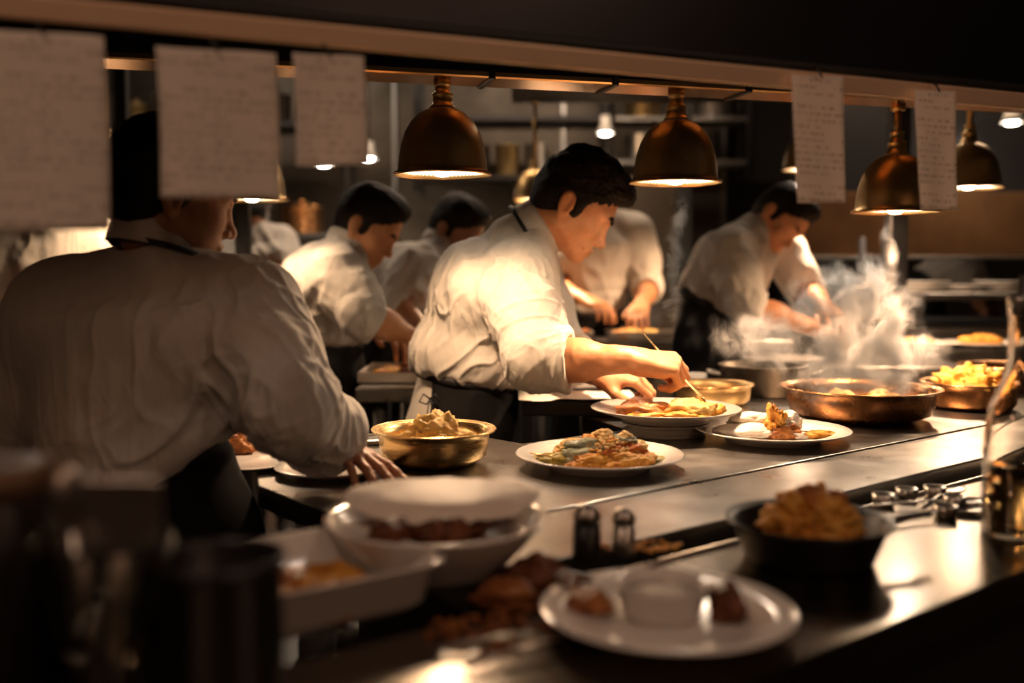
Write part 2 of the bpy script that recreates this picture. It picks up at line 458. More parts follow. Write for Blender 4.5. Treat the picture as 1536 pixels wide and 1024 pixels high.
def hand_ops(S, w, X, Z, right=True, curl=((12, 14, 8),) * 4, spread=(7, 2, -3, -9), thumb=((.052, .046, -.014), (.078, .056, -.020), (.098, .058, -.024)), s=1.0, tips=None):
    X = nrm(X); Z = nrm(np.asarray(Z, float) - np.dot(Z, X) * X); Y = np.cross(Z, X) * (1 if right else -1)
    T = lambda x, y, z: w + (X * x + Y * y + Z * z) * s
    base = [(.090, .027, 0), (.093, .007, .002), (.088, -.013, .001), (.080, -.031, -.003)]
    ln = [(.042, .025, .021), (.046, .029, .022), (.042, .027, .021), (.033, .020, .018)]
    S.add(cone(T(-.03, 0, 0), T(.012, 0, 0), .027 * s, .024 * s, Z, .80), .02)
    S.add(cone(T(.02, .022, -.008), T(.05, .030, -.012), .017 * s, .012 * s), .02)
    S.add(cone(T(.02, -.018, -.008), T(.06, -.026, -.010), .016 * s, .012 * s), .02)
    for b in base: S.add(cone(T(.01, b[1] * .55, 0), T(*b), .0145 * s, .0108 * s), .016)
    for i in range(4):
        a = math.radians(spread[i]); p = V3(*base[i]); ang = 0
        r = [.0098, .0092, .0085, .0074] if i < 3 else [.0086, .0080, .0074, .0066]
        for j in range(3):
            ang += math.radians(curl[i][j])
            d = V3(math.cos(ang) * math.cos(a), math.cos(ang) * math.sin(a), -math.sin(ang))
            q = p + d * ln[i][j]
            S.add(cone(T(*p), T(*q), r[j] * s, r[j + 1] * s), .0028 if j == 0 else .0022)
            p = q
        if tips is not None: tips.append((T(*p), X * d[0] + Y * d[1] + Z * d[2]))
    tp = [(.022, .026, -.008)] + list(thumb)
    tr = [.0150, .0118, .0105, .0085]
    for j in range(3): S.add(cone(T(*tp[j]), T(*tp[j + 1]), tr[j] * s, tr[j + 1] * s), .012 if j == 0 else .003)
    if tips is not None: tips.append((T(*tp[3]), nrm(T(*tp[3]) - T(*tp[2]))))
    return T
def cloth_detail(v, n, fields, base=.0012, seed=0):
    """folds: each field = (centre, radius, axis along the fold, spacing m, height m, sharpness)"""
    d = fbm(v * 9, seed, 2) * base
    for k, (c, r, ax, sp, h, sh) in enumerate(fields):
        c = V3(*c); ax = nrm(ax); o = nrm(np.cross(ax, (.31, .57, .76))); o2 = np.cross(ax, o)
        w = fbm(v * 7 + 3.1 * k, seed + 5 * k, 2) * .55
        q = np.stack([(v @ ax) / (sp * 9), (v @ o) / sp + w, (v @ o2) / sp + w * .7], -1)
        x = 1 - np.abs(noise(q, seed + 11 + k)) * 2.2
        x = np.clip(x, -.6, 1); x = np.sign(x) * np.abs(x) ** (sh + .5)
        fall = np.exp(-(np.linalg.norm(v - c, axis=1) / r) ** 2 * 1.2)
        d = d + .8 * h * (x - .1) * fall
    return v + n * d[:, None]
def groove(v, n, pts, w=.0022, dep=.0014):
    pts = np.asarray(pts, float); dist = np.full(len(v), 9.)
    for a, b in zip(pts[:-1], pts[1:]):
        ab = b - a; t = np.clip(((v - a) @ ab) / (ab @ ab), 0, 1); dist = np.minimum(dist, np.linalg.norm(v - a - t[:, None] * ab, axis=1))
    return v + n * (-(dep * np.exp(-(dist / w) ** 2)) + dep * .6 * np.exp(-((dist - 2.2 * w) / w) ** 2))[:, None]
def bbox(pts, m):
    pts = np.asarray(pts); return pts.min(0) - m, pts.max(0) + m
def ring_band(name, ctr, ax, fwd, prof, m, parent, rx=1.0, ry=1.0, n=64, gap=None, dip=0):
    """a collar or strap: profile (radius, height) swept round an axis"""
    ax = nrm(ax); f = nrm(np.asarray(fwd) - np.dot(fwd, ax) * ax); l = np.cross(ax, f)
    v = []; fa = []; k = len(prof); full = gap is None
    cnt = n if full else n + 1
    for i in range(cnt):
        a = 2 * PI * i / n if full else gap + (2 * PI - 2 * gap) * i / n
        for r, z in prof: v.append(ctr + f * math.cos(a) * r * rx + l * math.sin(a) * r * ry + ax * (z - dip * math.cos(a)))
    for i in range(n):
        for j in range(k):
            a, b = i * k + j, i * k + (j + 1) % k; i2 = (i + 1) % cnt
            fa.append((a, b, i2 * k + (j + 1) % k, i2 * k + j))
    if not full: fa.append(tuple(range(k))); fa.append(tuple((cnt - 1) * k + j for j in range(k))[::-1])
    return mesh_obj(name, v, fa, m, parent)
COLLAR = [(.058, -.012), (.0605, .018), (.0625, .030), (.0655, .032), (.069, .022), (.0755, -.008), (.077, -.016), (.074, -.017), (.068, .006), (.064, .016), (.063, -.012)]

def person(label, c):
    hd = V3(*c['head']); R = frame(c['face'], c.get('headup', (0, 0, 1))); s = c.get('hs', .95)
    hip, wst, cst, nb = [V3(*c[k]) for k in ('hip', 'waist', 'chest', 'neck')]
    lat = nrm(c['lat']); shs = [V3(*q) for q in c['sh']]; fine = c.get('fine', False); g = c.get('girth', 1.0)
    root = empty('person', (hip[0], hip[1], 0), label, 'person', c.get('group'))
    RL = root.location; off = V3(RL.x, RL.y, 0)
    def link(name, v, f, m, par=root, **k):
        o = mesh_obj(name, v - off, f, m, par, **k); return o
    hb = c.get('h', .0026 if fine else .005)
    # ---- body
    S = Sdf(); head_ops(S, hd, R, s, fine or c.get('face_detail', False))
    chin = hd + R @ (V3(-.028, 0, -.085) * s)
    S.add(cone(chin, nb - V3(0, 0, .01), .054 * s * c.get('nk', 1), .052 * c.get('nk', 1)), .028)
    S.add(cone(hip, wst, .085 * g, .085 * g, lat, 1.3), .05); S.add(cone(wst, cst, .085 * g, .095 * g, lat, 1.35), .05)
    S.add(cone(shs[0], shs[1], .045, .045), .05)
    ft = nrm(np.cross(lat, (0, 0, 1)))
    legs = c.get('feet'); kn = []
    for i, ftp in enumerate(legs):
        sd = 1 if i == 0 else -1; hj = hip + lat * .085 * sd - V3(0, 0, .06); an = V3(*ftp) + V3(0, 0, .08)
        k = (hj + an) / 2 + ft * .02; kn.append((hj, k, an))
        S.add(cone(hj, k, .075, .052), .03); S.add(cone(k, an, .05, .036), .02)
        S.add(cone(an - V3(0, 0, .03), an + ft * .12 - V3(0, 0, .045), .036, .028), .02)
    pts = [hd + .2, hd - .2, hip + .25, hip - .25, *shs]
    tips = []
    for (sh, el, wr), hc in zip(c['arms'], c['hands']):
        sh, el, wr = V3(*sh), V3(*el), V3(*wr); fd = nrm(wr - el)
        S.add(cone(sh, el, .048, .040), .03); S.add(cone(el, el + (wr - el) * .45, .042, .041), .02)
        S.add(cone(el + (wr - el) * .35, wr - fd * .01, .041, .0265), .03)
        hand_ops(S, wr, tips=tips, **hc); pts += [el, wr, wr + nrm(hc['X']) * .2]
    for k in kn: pts += [k[1], k[2] - V3(0, 0, .08)]
    lo, hi = bbox(pts, .11)
    v, f = S.net(lo, hi, hb); v = relax(v, f, 1, .35 if fine else .3)
    if fine:
        n = vnormals(v, f); v = v + n * (fbm(v * 60, 3, 2) * .0004)[:, None]
    body = link('body', v, f, c['skin'])
    if fine:
        for tp, d in tips:      # fingernails
            a = nrm(np.cross(d, (.2, .1, 1))); b = np.cross(a, d)
            if b[2] < 0: b = -b
            Rn = np.stack([d, a, b], 1); m = MB(); m.lathe([(0, .0008), (.5, .0007), (.9, .0002), (1, -.0004), (0, -.0006)], 14)
            vv = np.array(m.v) * V3(.0062, .0050, 1); link('fingernail', vv @ Rn.T + tp - d * .001 + b * .0066, m.f, M['nail'] if 'nail' in M else c['skin'], body)
    # eyebrows and hair
    H = hair_sdf(hd, R, s, c.get('style', 'short')); lo, hi = bbox([hd], .17)
    v, f = H.net(lo, hi, .0022 if fine else .004); n = vnormals(v, f)
    q = (v - hd) @ R
    st = fbm(q * V3(38, 95, 60), 5, 3) * (.0035 if c.get('style') == 'quiff' else .0018) * sst(-.06, .04, q[:, 2]) + fbm(q * 150, 8, 2) * .0008
    v = v + n * st[:, None]
    link('hair', v, f, M['hair'])
    B = Sdf(); T = lambda x, y, z: hd + R @ (V3(x, y, z) * s)
    for k in (-1, 1): B.add(cone(T(.101, .013 * k, -.0130), T(.0955, .033 * k, -.0065), .0048 * s, .0046 * s), .004); B.add(cone(T(.0955, .033 * k, -.0065), T(.085, .049 * k, -.013), .0046 * s, .0028 * s), .004)
    lo, hi = bbox([hd], .15); v, f = B.net(lo, hi, .0018 if fine else .003); n = vnormals(v, f); link('eyebrows', v + n * (fbm(v * 300, 2, 2) * .0006)[:, None], f, M['hair'], body)
    # ---- shirt
    S = Sdf()
    S.add(cone(wst, cst, c.get('rw', .118) * g, c.get('rc', .128) * g, lat, c.get('wr', 1.33)), .04)
    S.add(cone(cst, (shs[0] + shs[1]) / 2 * .6 + nb * .4 - nrm(nb - cst) * .05, .12 * g, .078, lat, 1.5), .06)
    for b in c.get('bulge', []): S.add(ell(b[0], b[1]), .05)
    mid = (nb * .55 + (shs[0] + shs[1]) / 2 * .45)
    for q in shs: S.add(cone(q, nb * .8 + q * .2 - V3(0, 0, c.get('trap', .0)), .066 * c.get('shr', 1), .050), .04)
    up = nrm(cst - wst)
    S.cut(lambda p: -((p - (wst - up * c.get('hem', .03))) @ nrm(c.get('hemn', up))), .02)
    pts = [wst - .28, wst + .28, cst + .28, *shs]
    sl = c.get('sleeve', (.52, .52))
    cuffs = []
    for (sh, el, wr), a in zip(c['arms'], sl):
        sh, el, wr = V3(*sh), V3(*el), V3(*wr); e = el + (wr - el) * a; ar = c.get('ar', 1)
        S.add(cone(sh, (sh + el) / 2, .072 * ar, .068 * ar), .05); S.add(cone((sh + el) / 2, el, .067 * ar, .058 * ar), .03)
        S.add(cone(el, e, .058 * ar, .051 * ar), .03)
        cuffs.append((e, nrm(wr - el), ar)); pts += [el, wr]
    for e, d, ar in cuffs:
        S.add(cone(e - d * .052, e - d * .002, .0555 * ar, .0625 * ar), .0025)
        S.sub(cone(e - d * .02, e + d * .2, .0475 * ar, .0475 * ar), .004)
        S.sub(lambda p, e=e, d=d: np.maximum(-((p - e) @ d), np.linalg.norm(p - e, axis=-1) - .10), .006)
    axc = nrm(c.get('cax', chin - nb)); cu_ = c.get('cu', .012); nbo = nb + V3(*c.get('co', (0, 0, 0)))
    S.add(cone(nbo - axc * .05, nbo + axc * (cu_ - .010), .078, .062 * max(c.get('cs', 1), .94)), .022)
    S.sub(cone(nbo + axc * (cu_ + .03), chin, .056, .058), .006)
    lo, hi = bbox(pts, .16)
    v, f = S.net(lo, hi, c.get('hsh', .0032 if fine else .006)); n = vnormals(v, f)
    fl = list(c.get('folds', []))
    for (sh, el, wr), a in zip(c['arms'], sl):
        sh, el, wr = V3(*sh), V3(*el), V3(*wr); e = el + (wr - el) * a
        sd = nrm(np.cross(el - sh, wr - el) + 1e-6)
        fl.append((el, .10, nrm(nrm(sh - el) * .35 + sd + nrm(e - el) * .3), .020, .0055 if fine else .009, 1.0))
        fl.append(((sh * .6 + el * .4), .13, nrm(nrm(el - sh) + .35 * sd), .026, .005 if fine else .008, 1.0))
        fl.append((e, .06, nrm(sd + .3 * nrm(e - el)), .014, .003, 1.0))
    fl.append((cst, .3, nrm(nrm(cst - wst) + .3 * lat), .040, c.get('fh', .004), 1.0))
    fl.append((wst + up * .03, .18, up, .020, .0045, 1.0))
    v = cloth_detail(v, n, fl, .0025, c.get('seed', 1))
    for gr in c.get('seams', []): v = groove(v, n, gr)
    v = relax(v, f, 1, .4)
    link('shirt', v, f, M['shirt'])
    ax = nrm(nb - chin) * -1
    col = ring_band('collar', nb + ax * c.get('cu', .012) + V3(*c.get('co', (0, 0, 0))) - off, c.get('cax', ax), R[:, 0], COLLAR, M['shirt'], root, 1.0 * c.get('cs', 1), .97 * c.get('cs', 1), gap=.16, dip=.008)
    if c.get('strap', True):
        ring_band('neck_strap', nb + ax * (c.get('cu', .012) - .020) + V3(*c.get('co', (0, 0, 0))) - off, c.get('cax', ax), R[:, 0],
                  [(.0775, -.005), (.0810, -.005), (.0810, .004), (.0775, .004)], M['strap'], root, c.get('ss', 1.06) * c.get('cs', 1), c.get('ss', 1.06) * c.get('cs', 1), dip=.008)
    # ---- trousers, apron, shoes
    S = Sdf(); ga = c.get('ga', 1.0)
    S.add(cone(hip, wst, .110 * g * ga, .107 * g, lat, 1.30), .04)
    for hj, k, an in kn: S.add(cone(hj, k, .088, .066), .03); S.add(cone(k, an, .066, .055), .02)
    S.cut(lambda p: (p - (wst + up * .0)) @ nrm(c.get('hemn', up)), .006)
    for hj, k, an in kn: S.sub(half(V3(0, 0, 1), an), .01)
    lo, hi = bbox([hip + .2, hip - .2] + [k[1] for k in kn] + [k[2] for k in kn], .16)
    v, f = S.net(lo, hi, .006); n = vnormals(v, f); v = cloth_detail(v, n, [(kn[0][1], .4, (0, 0, 1), .05, .006, 1), ], .003, 4)
    link('trousers', v, f, c.get('trouser', M['trouser']))
    if c.get('apron', True):
        S = Sdf(); top = wst + up * c.get('apup', -.012); low = V3(hip[0], hip[1], c.get('aplow', .45)); 
        S.add(cone(hip, top, .126 * g * ga, .112 * g, lat, 1.32), .04); S.add(cone(hip, low + ft * .02, .126 * g, .125 * g, lat, 1.5), .05)
        S.cut(lambda p: (p - top) @ nrm(c.get('hemn', up)), .006); S.cut(lambda p: low[2] - p[..., 2], .006)
        S.sub(half(ft, hip - ft * c.get('apback', .03)), .01)
        lo, hi = bbox([top, low, hip + .2, hip - .2], .2)
        v, f = S.net(lo, hi, .005); n = vnormals(v, f)
        v = cloth_detail(v, n, [(hip, .5, (0, 0, 1), .07, .008, 1)], .002, 9)
        link('apron', v, f, M['apron'])
        axu = nrm(c.get('hemn', up))
        rr = .113 * g
        ring_band('apron_string', top - off - axu * .008, axu, ft, [(rr, -.010), (rr + .004, -.010), (rr + .004, .010), (rr, .010)], M['strap'], root, 1.0, 1.34)
    for i, (hj, k, an) in enumerate(kn):
        S = Sdf(); a = V3(an[0], an[1], 0)
        S.add(cone(a + V3(0, 0, .05) - ft * .02, a + ft * .13 + V3(0, 0, .035), .048, .040), .02); S.add(cone(a + V3(0, 0, .05), a + V3(0, 0, .1), .046, .048), .02); S.sub(half(V3(0, 0, -1), a + V3(0, 0, 0)) if False else (lambda p: p[..., 2] + 0.0), .004)
        lo, hi = bbox([a, a + ft * .15], .12); v, f = S.net(lo, hi, .006); link('shoe', v, f, M['black'])
    return root
M['nail'] = mat('fingernail', (.66, .40, .28), .3)
def kneel(*a): return a
Dx = lambda px, py, d: P(px, py, d)
# ---- the cook bending over the pass (in focus)
d0 = 2.44
main = dict(fine=True, head=P(870, 293, 2.42), hs=1.0, face=(.819, -.06, -.574), headup=(.3, .05, 1), style='quiff', skin=M['skin'], seed=3,
    hip=P(686, 650, d0), waist=P(702, 560, d0), chest=P(735, 438, d0), neck=P(806, 346, 2.43), girth=1.07, lat=(.10, 1, .02),
    sh=[P(790, 402, 2.62), P(782, 418, 2.30)],
    arms=[(P(790, 402, 2.62), P(838, 528, 2.50), P(896, 560, 2.20)), (P(782, 418, 2.30), P(804, 540, 2.10), P(948, 540, 2.05))],
    hands=[dict(X=(.93, -.24, -.08), Z=(.1, -.35, .9), right=False, curl=((38, 45, 25), (42, 48, 25), (46, 50, 25), (48, 50, 25)), thumb=((.050, .050, -.022), (.076, .052, -.036), (.094, .044, -.046)), s=.97),
           dict(X=(.98, .08, -.07), Z=(.06, -.40, .91), right=True, curl=((46, 62, 35), (55, 72, 40), (62, 78, 40), (64, 78, 40)), spread=(4, 1, -2, -6), thumb=((.056, .034, -.030), (.082, .026, -.046), (.100, .018, -.056)), s=1.02)],
    rw=.118, rc=.122, wr=1.3, sleeve=(.36, .36), ar=1.12, hem=.012, hemn=(.16, .0, .98), cu=.004, co=(-.008, 0, -.006), cs=1.06, cax=(.80, -.02, .60), nk=1.12,
    bulge=[(P(676, 530, d0), (.096, .16, .085)), (P(725, 540, d0), (.118, .17, .075))],
    feet=[P(700, 400, 2.56) * V3(1, 1, 0), P(712, 400, 2.36) * V3(1, 1, 0)], trouser=mat('pale_trousers', (.62, .58, .52), .85), ga=1.10,
    apback=.035, aplow=.35, apup=.0,
    folds=[(P(690, 520, 2.27), .22, nrm(P(800, 440, 2.27) - P(640, 560, 2.27)), .030, .011, 1.2),
           (P(640, 480, 2.35), .16, nrm(P(650, 430, 2.35) - P(625, 545, 2.35)), .032, .009, 1),
           (P(740, 430, 2.25), .12, nrm(P(700, 380, 2.25) - P(745, 520, 2.25)), .028, .008, 1.1),
           (P(805, 480, 2.17), .12, nrm(P(850, 500, 2.15) - P(760, 530, 2.15)), .024, .009, 1.2),
           (P(840, 550, 2.10), .08, nrm(P(830, 500, 2.15) - P(850, 590, 2.15)), .018, .007, 1.3)],
    seams=[[P(x, y, d + .155) for x, y, d in ((775, 372, 2.08), (735, 385, 2.06), (712, 415, 2.03), (708, 450, 2.03), (722, 490, 2.03), (742, 520, 2.04))]])
person('person in a white shirt and black waist apron bending over the pass to plate food', main)
# ---- the cook seen from behind
d1 = 1.55
back = dict(fine=True, head=P(262, 264, d1), hs=.93, face=(.85, .50, -.25), style='crop', skin=M['skin_d'], seed=7,
    hip=P(226, 800, d1), waist=P(215, 700, d1 - .01), chest=P(232, 505, d1), trap=.018, neck=P(250, 380, d1 + .0), lat=(-.93, .36, .05),
    sh=[P(100, 478, d1 + .05), P(366, 470, d1 - .02)],
    arms=[(P(92, 470, d1 + .05), P(20, 690, d1 + .12), P(40, 850, d1 + .38)), (P(372, 466, d1 - .02), P(436, 612, 1.43), P(503, 664, 1.57))],
    hands=[dict(X=(.3, .9, -.2), Z=(-.3, 0, 1), right=False, curl=((20, 25, 15),) * 4),
           dict(X=(.55, -.60, -.16), Z=(.2, -.1, .96), right=True, curl=((2, 10, 6), (6, 12, 8), (10, 16, 10), (14, 20, 12)), spread=(5, 1, -3, -8), thumb=((.050, .050, -.018), (.074, .058, -.024), (.092, .062, -.028)), s=.84)],
    rw=.122, rc=.134, wr=1.50, sleeve=(.78, .80), ar=1.08, hem=.03, hemn=(-.50, .0, .86), fh=.0012, cu=.020, cs=.93, nk=.95, co=(-.004, -.006, .002), cax=(.10, .16, 1), ss=1.04,
    bulge=[(P(240, 600, d1), (.155, .12, .13)), (P(130, 480, d1 + .02), (.10, .09, .09))],
    feet=[V3(-.76, 1.45, 0), V3(-.57, 1.40, 0)], ga=.93, apback=-.5 if False else .22, apup=.0, aplow=.35,
    folds=[(P(330, 540, d1 - .12), .20, nrm(P(300, 430, 1.4) - P(345, 640, 1.4)), .034, .010, 1.2),
           (P(280, 660, d1 - .12), .18, nrm(P(200, 720, 1.4) - P(350, 600, 1.4)), .036, .012, 1.2),
           (P(410, 560, d1 - .1), .12, nrm(P(380, 470, 1.4) - P(450, 640, 1.4)), .028, .009, 1.2),
           (P(470, 670, d1 - .1), .09, nrm(P(450, 600, 1.4) - P(470, 720, 1.4)), .022, .008, 1.2)],
    seams=[[P(x, y, 1.43) for x, y in ((110, 412), (170, 402), (230, 400), (290, 408), (350, 430), (395, 445))],
           [P(x, y, 1.44) for x, y in ((400, 440), (378, 470), (362, 520), (352, 570), (350, 620))],
           [P(x, y, 1.40) for x, y in ((305, 420), (296, 450), (312, 500), (322, 540))]])
person('person seen from behind in a white shirt and black apron, one hand on a plate', back)
# ---- cooks further back
def bg(label, d, face, head, neck, chest, waist, hip, shl, shr, armL, armR, lat, feet, h=.0075, **k):
    c = dict(head=P(*head, d), hs=k.pop('hs', .98), face=face, skin=k.pop('skin', M['skin']), neck=P(*neck, d), chest=P(*chest, d), waist=P(*waist, d), hip=P(*hip, d),
             lat=lat, sh=[P(*shl), P(*shr)], arms=[tuple(P(*q) for q in armL), tuple(P(*q) for q in armR)], h=.006, hsh=.0075,
             hands=k.pop('hands', [dict(X=nrm(P(*armL[2]) - P(*armL[1])), Z=(0, 0, 1), right=False, curl=((25, 30, 20),) * 4),
                    dict(X=nrm(P(*armR[2]) - P(*armR[1])), Z=(0, 0, 1), right=True, curl=((25, 30, 20),) * 4)]), feet=feet,
             folds=[(P(*chest, d - .1), .35, nrm(P(*armR[0]) - P(*waist, d)), .05, .014, 1.1), (P(*waist, d - .1), .2, (1, .2, .1), .04, .012, 1.1)], ar=1.05, cs=.97, sleeve=k.pop('sleeve', (.15, .15)))
    c['strap'] = False
    c.update(k); return person(label, c)
bg('person in a white shirt and black trousers reaching right, behind the cook seen from behind', 3.05, (.80, -.15, -.58), (560, 325), (522, 372), (492, 430), (478, 505), (478, 560),
   (510, 408, 3.22), (508, 412, 2.88), ((510, 408, 3.22), (545, 480, 3.2), (575, 494, 3.1)), ((508, 412, 2.88), (552, 475, 2.80), (612, 502, 2.86)), (.15, 1, 0),
   [V3(-.60, 3.2, 0), V3(-.58, 2.9, 0)], girth=1.02, hem=.004, apback=-.02, headup=(.2, 0, 1))
bg('person in a white shirt with dark hair bent low, between the two nearer cooks', 3.65, (.75, -.35, -.6), (690, 332), (658, 372), (618, 420), (600, 480), (596, 540),
   (660, 392, 3.8), (628, 402, 3.48), ((660, 392, 3.8), (665, 470, 3.75), (700, 500, 3.6)), ((625, 402, 3.48), (592, 465, 3.40), (640, 500, 3.35)), (.5, .85, 0),
   [V3(-.45, 3.8, 0), V3(-.40, 3.55, 0)], hem=.004, skin=M['skin_d'])
bg('person in a white shirt standing behind the bending cook, head hidden by his', 4.35, (-.2, -.9, -.5), (880, 268), (882, 318), (885, 375), (885, 465), (885, 510),
   (950, 345, 4.35), (815, 345, 4.4), ((955, 350, 4.35), (972, 430, 4.3), (962, 456, 4.1)), ((818, 350, 4.4), (822, 430, 4.3), (880, 450, 4.1)), (1, 0, 0),
   [V3(.45, 4.4, 0), V3(.22, 4.4, 0)], hem=.004, sleeve=(.3, .1), face_detail=False)
bg('person in a white shirt with rolled sleeves stooping behind the steaming pan', 3.6, (.45, -.55, -.75), (1180, 318), (1128, 352), (1098, 400), (1062, 455), (1058, 520),
   (1175, 372, 3.75), (1092, 375, 3.45), ((1172, 375, 3.75), (1212, 440, 3.72), (1238, 462, 3.55)), ((1092, 378, 3.45), (1125, 462, 3.35), (1215, 490, 3.35)), (.62, .78, .0),
   [V3(.72, 3.75, 0), V3(.66, 3.6, 0)], hem=.004, sleeve=(.12, .15), headup=(.3, .2, 1), girth=1.0)
bg('person in a white shirt half hidden by the post, head in shadow', 4.6, (.5, -.7, -.5), (372, 322), (382, 352), (392, 392), (390, 440), (390, 500),
   (420, 362, 4.6), (350, 362, 4.65), ((418, 364, 4.6), (424, 410, 4.5), (400, 425, 4.3)), ((352, 364, 4.65), (345, 420, 4.5), (375, 430, 4.3)), (.95, .2, 0),
   [V3(-1.05, 4.6, 0), V3(-1.2, 4.6, 0)], hem=.004, sleeve=(.1, .1), skin=M['skin_d'], apron=False)
bg('person in a white shirt with a dark tie, mostly hidden by the left order ticket', 2.9, (.3, -.9, -.4), (70, 272), (85, 330), (88, 400), (85, 500), (85, 560),
   (160, 365, 2.9), (15, 365, 2.9), ((155, 368, 2.9), (190, 470, 2.8), (170, 560, 2.6)), ((15, 368, 2.9), (-20, 480, 2.8), (20, 560, 2.6)), (1, 0, 0),
   [V3(-1.25, 2.95, 0), V3(-1.42, 2.95, 0)], hem=.004)
bg('person in a white shirt bending beyond the far shelf on the right', 5.75, (.6, .5, -.6), (1500, 345), (1470, 372), (1435, 398), (1392, 428), (1388, 470),
   (1465, 392, 5.9), (1455, 398, 5.6), ((1465, 392, 5.9), (1480, 440, 5.85), (1490, 470, 5.75)), ((1455, 398, 5.6), (1465, 440, 5.55), (1480, 470, 5.5)), (-.2, -.95, 0),
   [V3(2.36, 5.8, 0), V3(2.36, 5.62, 0)], hem=.004, skin=M['skin_d'])

ap = [o for o in bpy.data.objects if o.name == 'apron'][0]; pr_ = ap.parent.location
k0 = P(645, 598, 2.26)
for i, (dx, dz) in enumerate(((-.010, -.062), (.012, -.055))):
    mb = MB(); q = k0 - np.array(pr_); mb.tube([q, q + V3(dx * .4, -.006, -.02), q + V3(dx, 0, dz)], [.0035, .0028, .0034], 8, flat=.5); mb.tube([q, q + V3(-dx * 1.2, -.008, .012), q + V3(-dx * 2.0, -.006, -.006), q + V3(-dx * .6, -.004, -.012), q], .0022, 8)
    mb.build('string_end', M['strap'], ap, smooth=True)
# ================================================================== SETTING
def struct(o): o['kind'] = 'structure'; return o
m = MB(); m.box((-4.2, -1.6, -.1), (5.2, 7.6, 0)); struct(m.build('floor', M['floor']))
m = MB(); m.box((-4.2, -1.6, 2.9), (5.2, 7.6, 3.0)); struct(m.build('ceiling', M['ceil']))
m = MB(); m.box((-4.2, 7.5, 0), (5.2, 7.6, 2.9)); struct(m.build('wall_back', M['wall']))
m = MB(); m.box((-4.3, -1.6, 0), (-4.2, 7.6, 2.9)); struct(m.build('wall_left', M['wall']))
m = MB(); m.box((5.2, -1.6, 0), (5.3, 7.6, 2.9)); struct(m.build('wall_right', M['wall']))
m = MB(); m.box((-4.2, -1.7, 0), (5.2, -1.6, 2.9)); struct(m.build('wall_front', M['wall']))
ZC = .90
def Gc(px, py, z=ZC): return G(px, py, z)
# ---- pass counters: the run goes away to the right at about 39 degrees
U = V3(math.cos(math.radians(38.5)), math.sin(math.radians(38.5)), 0); W = V3(-U[1], U[0], 0)
def along(p, t, w=0): return V3(*p) + U * t + W * w
seam0 = Gc(868, 757)                                   # a point on the seam between worktop strips
front0 = along(seam0, 0, -.155)                         # front edge of the upper worktop
def Lpt(t, w): q = along(seam0, t, w); return (q[0], q[1])
A = Lpt(-.33, -.155); A2 = Lpt(-.33, 0)
left = [A, (-.205, 1.285), (-.42, 1.515), (-.47, 1.76), (-.60, 2.02)]
# rear worktop: left end, back edge, a notch beside the cook, then on to the right
rear = [Lpt(-.30, .003), Lpt(2.6, .003), Lpt(2.6, .36), (.16, 2.28), (.24, 2.07), (.02, 1.90), (-.10, 2.02), (-.60, 2.02), (-.46, 1.76), (-.392, 1.525)]
cnt = empty('pass_counter', (0, 1.6, 0), 'long stainless steel pass worktop under the heat lamps, running away to the right', 'counter')
def rel(o, r): o.location = -Vector(r.location); return o
m = MB(); m.prism(rear, ZC - .035, ZC); rel(m.build('worktop', M['steel_ctr'], cnt, bevel=.0025), cnt)
fr = [Lpt(-.32, -.178), Lpt(2.6, -.178), Lpt(2.6, -.002), Lpt(-.31, -.002)]
m = MB(); m.prism(fr, ZC - .04, ZC - .0015); rel(m.build('front_strip', M['steel_ctr'], cnt, bevel=.003), cnt)
low = [Lpt(-.22, -.13), Lpt(2.55, -.13), Lpt(2.55, .30), (.30, 2.0), (.02, 1.82), (-.12, 1.92), (-.30, 1.92), (-.26, 1.76), (-.24, 1.53)]
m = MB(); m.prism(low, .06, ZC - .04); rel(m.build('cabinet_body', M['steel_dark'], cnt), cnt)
# front ledge (nearer run) - same height, a dark channel between
w2 = -.272
fl = [Lpt(-.80, w2), Lpt(2.6, w2), Lpt(2.6, -.538), Lpt(-.95, -.538)]
led = empty('front_counter', (.2, .9, 0), 'nearer stainless steel counter in front of the pass, in the lower part of the view', 'counter')
m = MB(); m.prism(fl, ZC - .04, ZC); rel(m.build('worktop', M['steel_front'], led, bevel=.004), led)
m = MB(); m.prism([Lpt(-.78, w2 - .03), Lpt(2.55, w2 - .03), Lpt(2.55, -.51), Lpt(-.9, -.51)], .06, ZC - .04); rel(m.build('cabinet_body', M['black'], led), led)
m = MB(); q0, q1 = along(seam0, -.3, -.222), along(seam0, 2.55, -.222); m.tube([q0 + V3(0, 0, -.02 + ZC - ZC), q1 + V3(0, 0, -.02)], .006)
tag(m.build('guard_rail', M['steel'], None, smooth=True), 'thin steel rail in the dark gap between the two counters', 'rail')
m = MB(); m.prism([Lpt(-.7, -.272), Lpt(2.5, -.272), Lpt(2.5, -.178), Lpt(-.3, -.178)], .70, .72)
tag(m.build('channel_tray', M['black'], None), 'dark tray at the bottom of the gap between the two counters', 'tray')
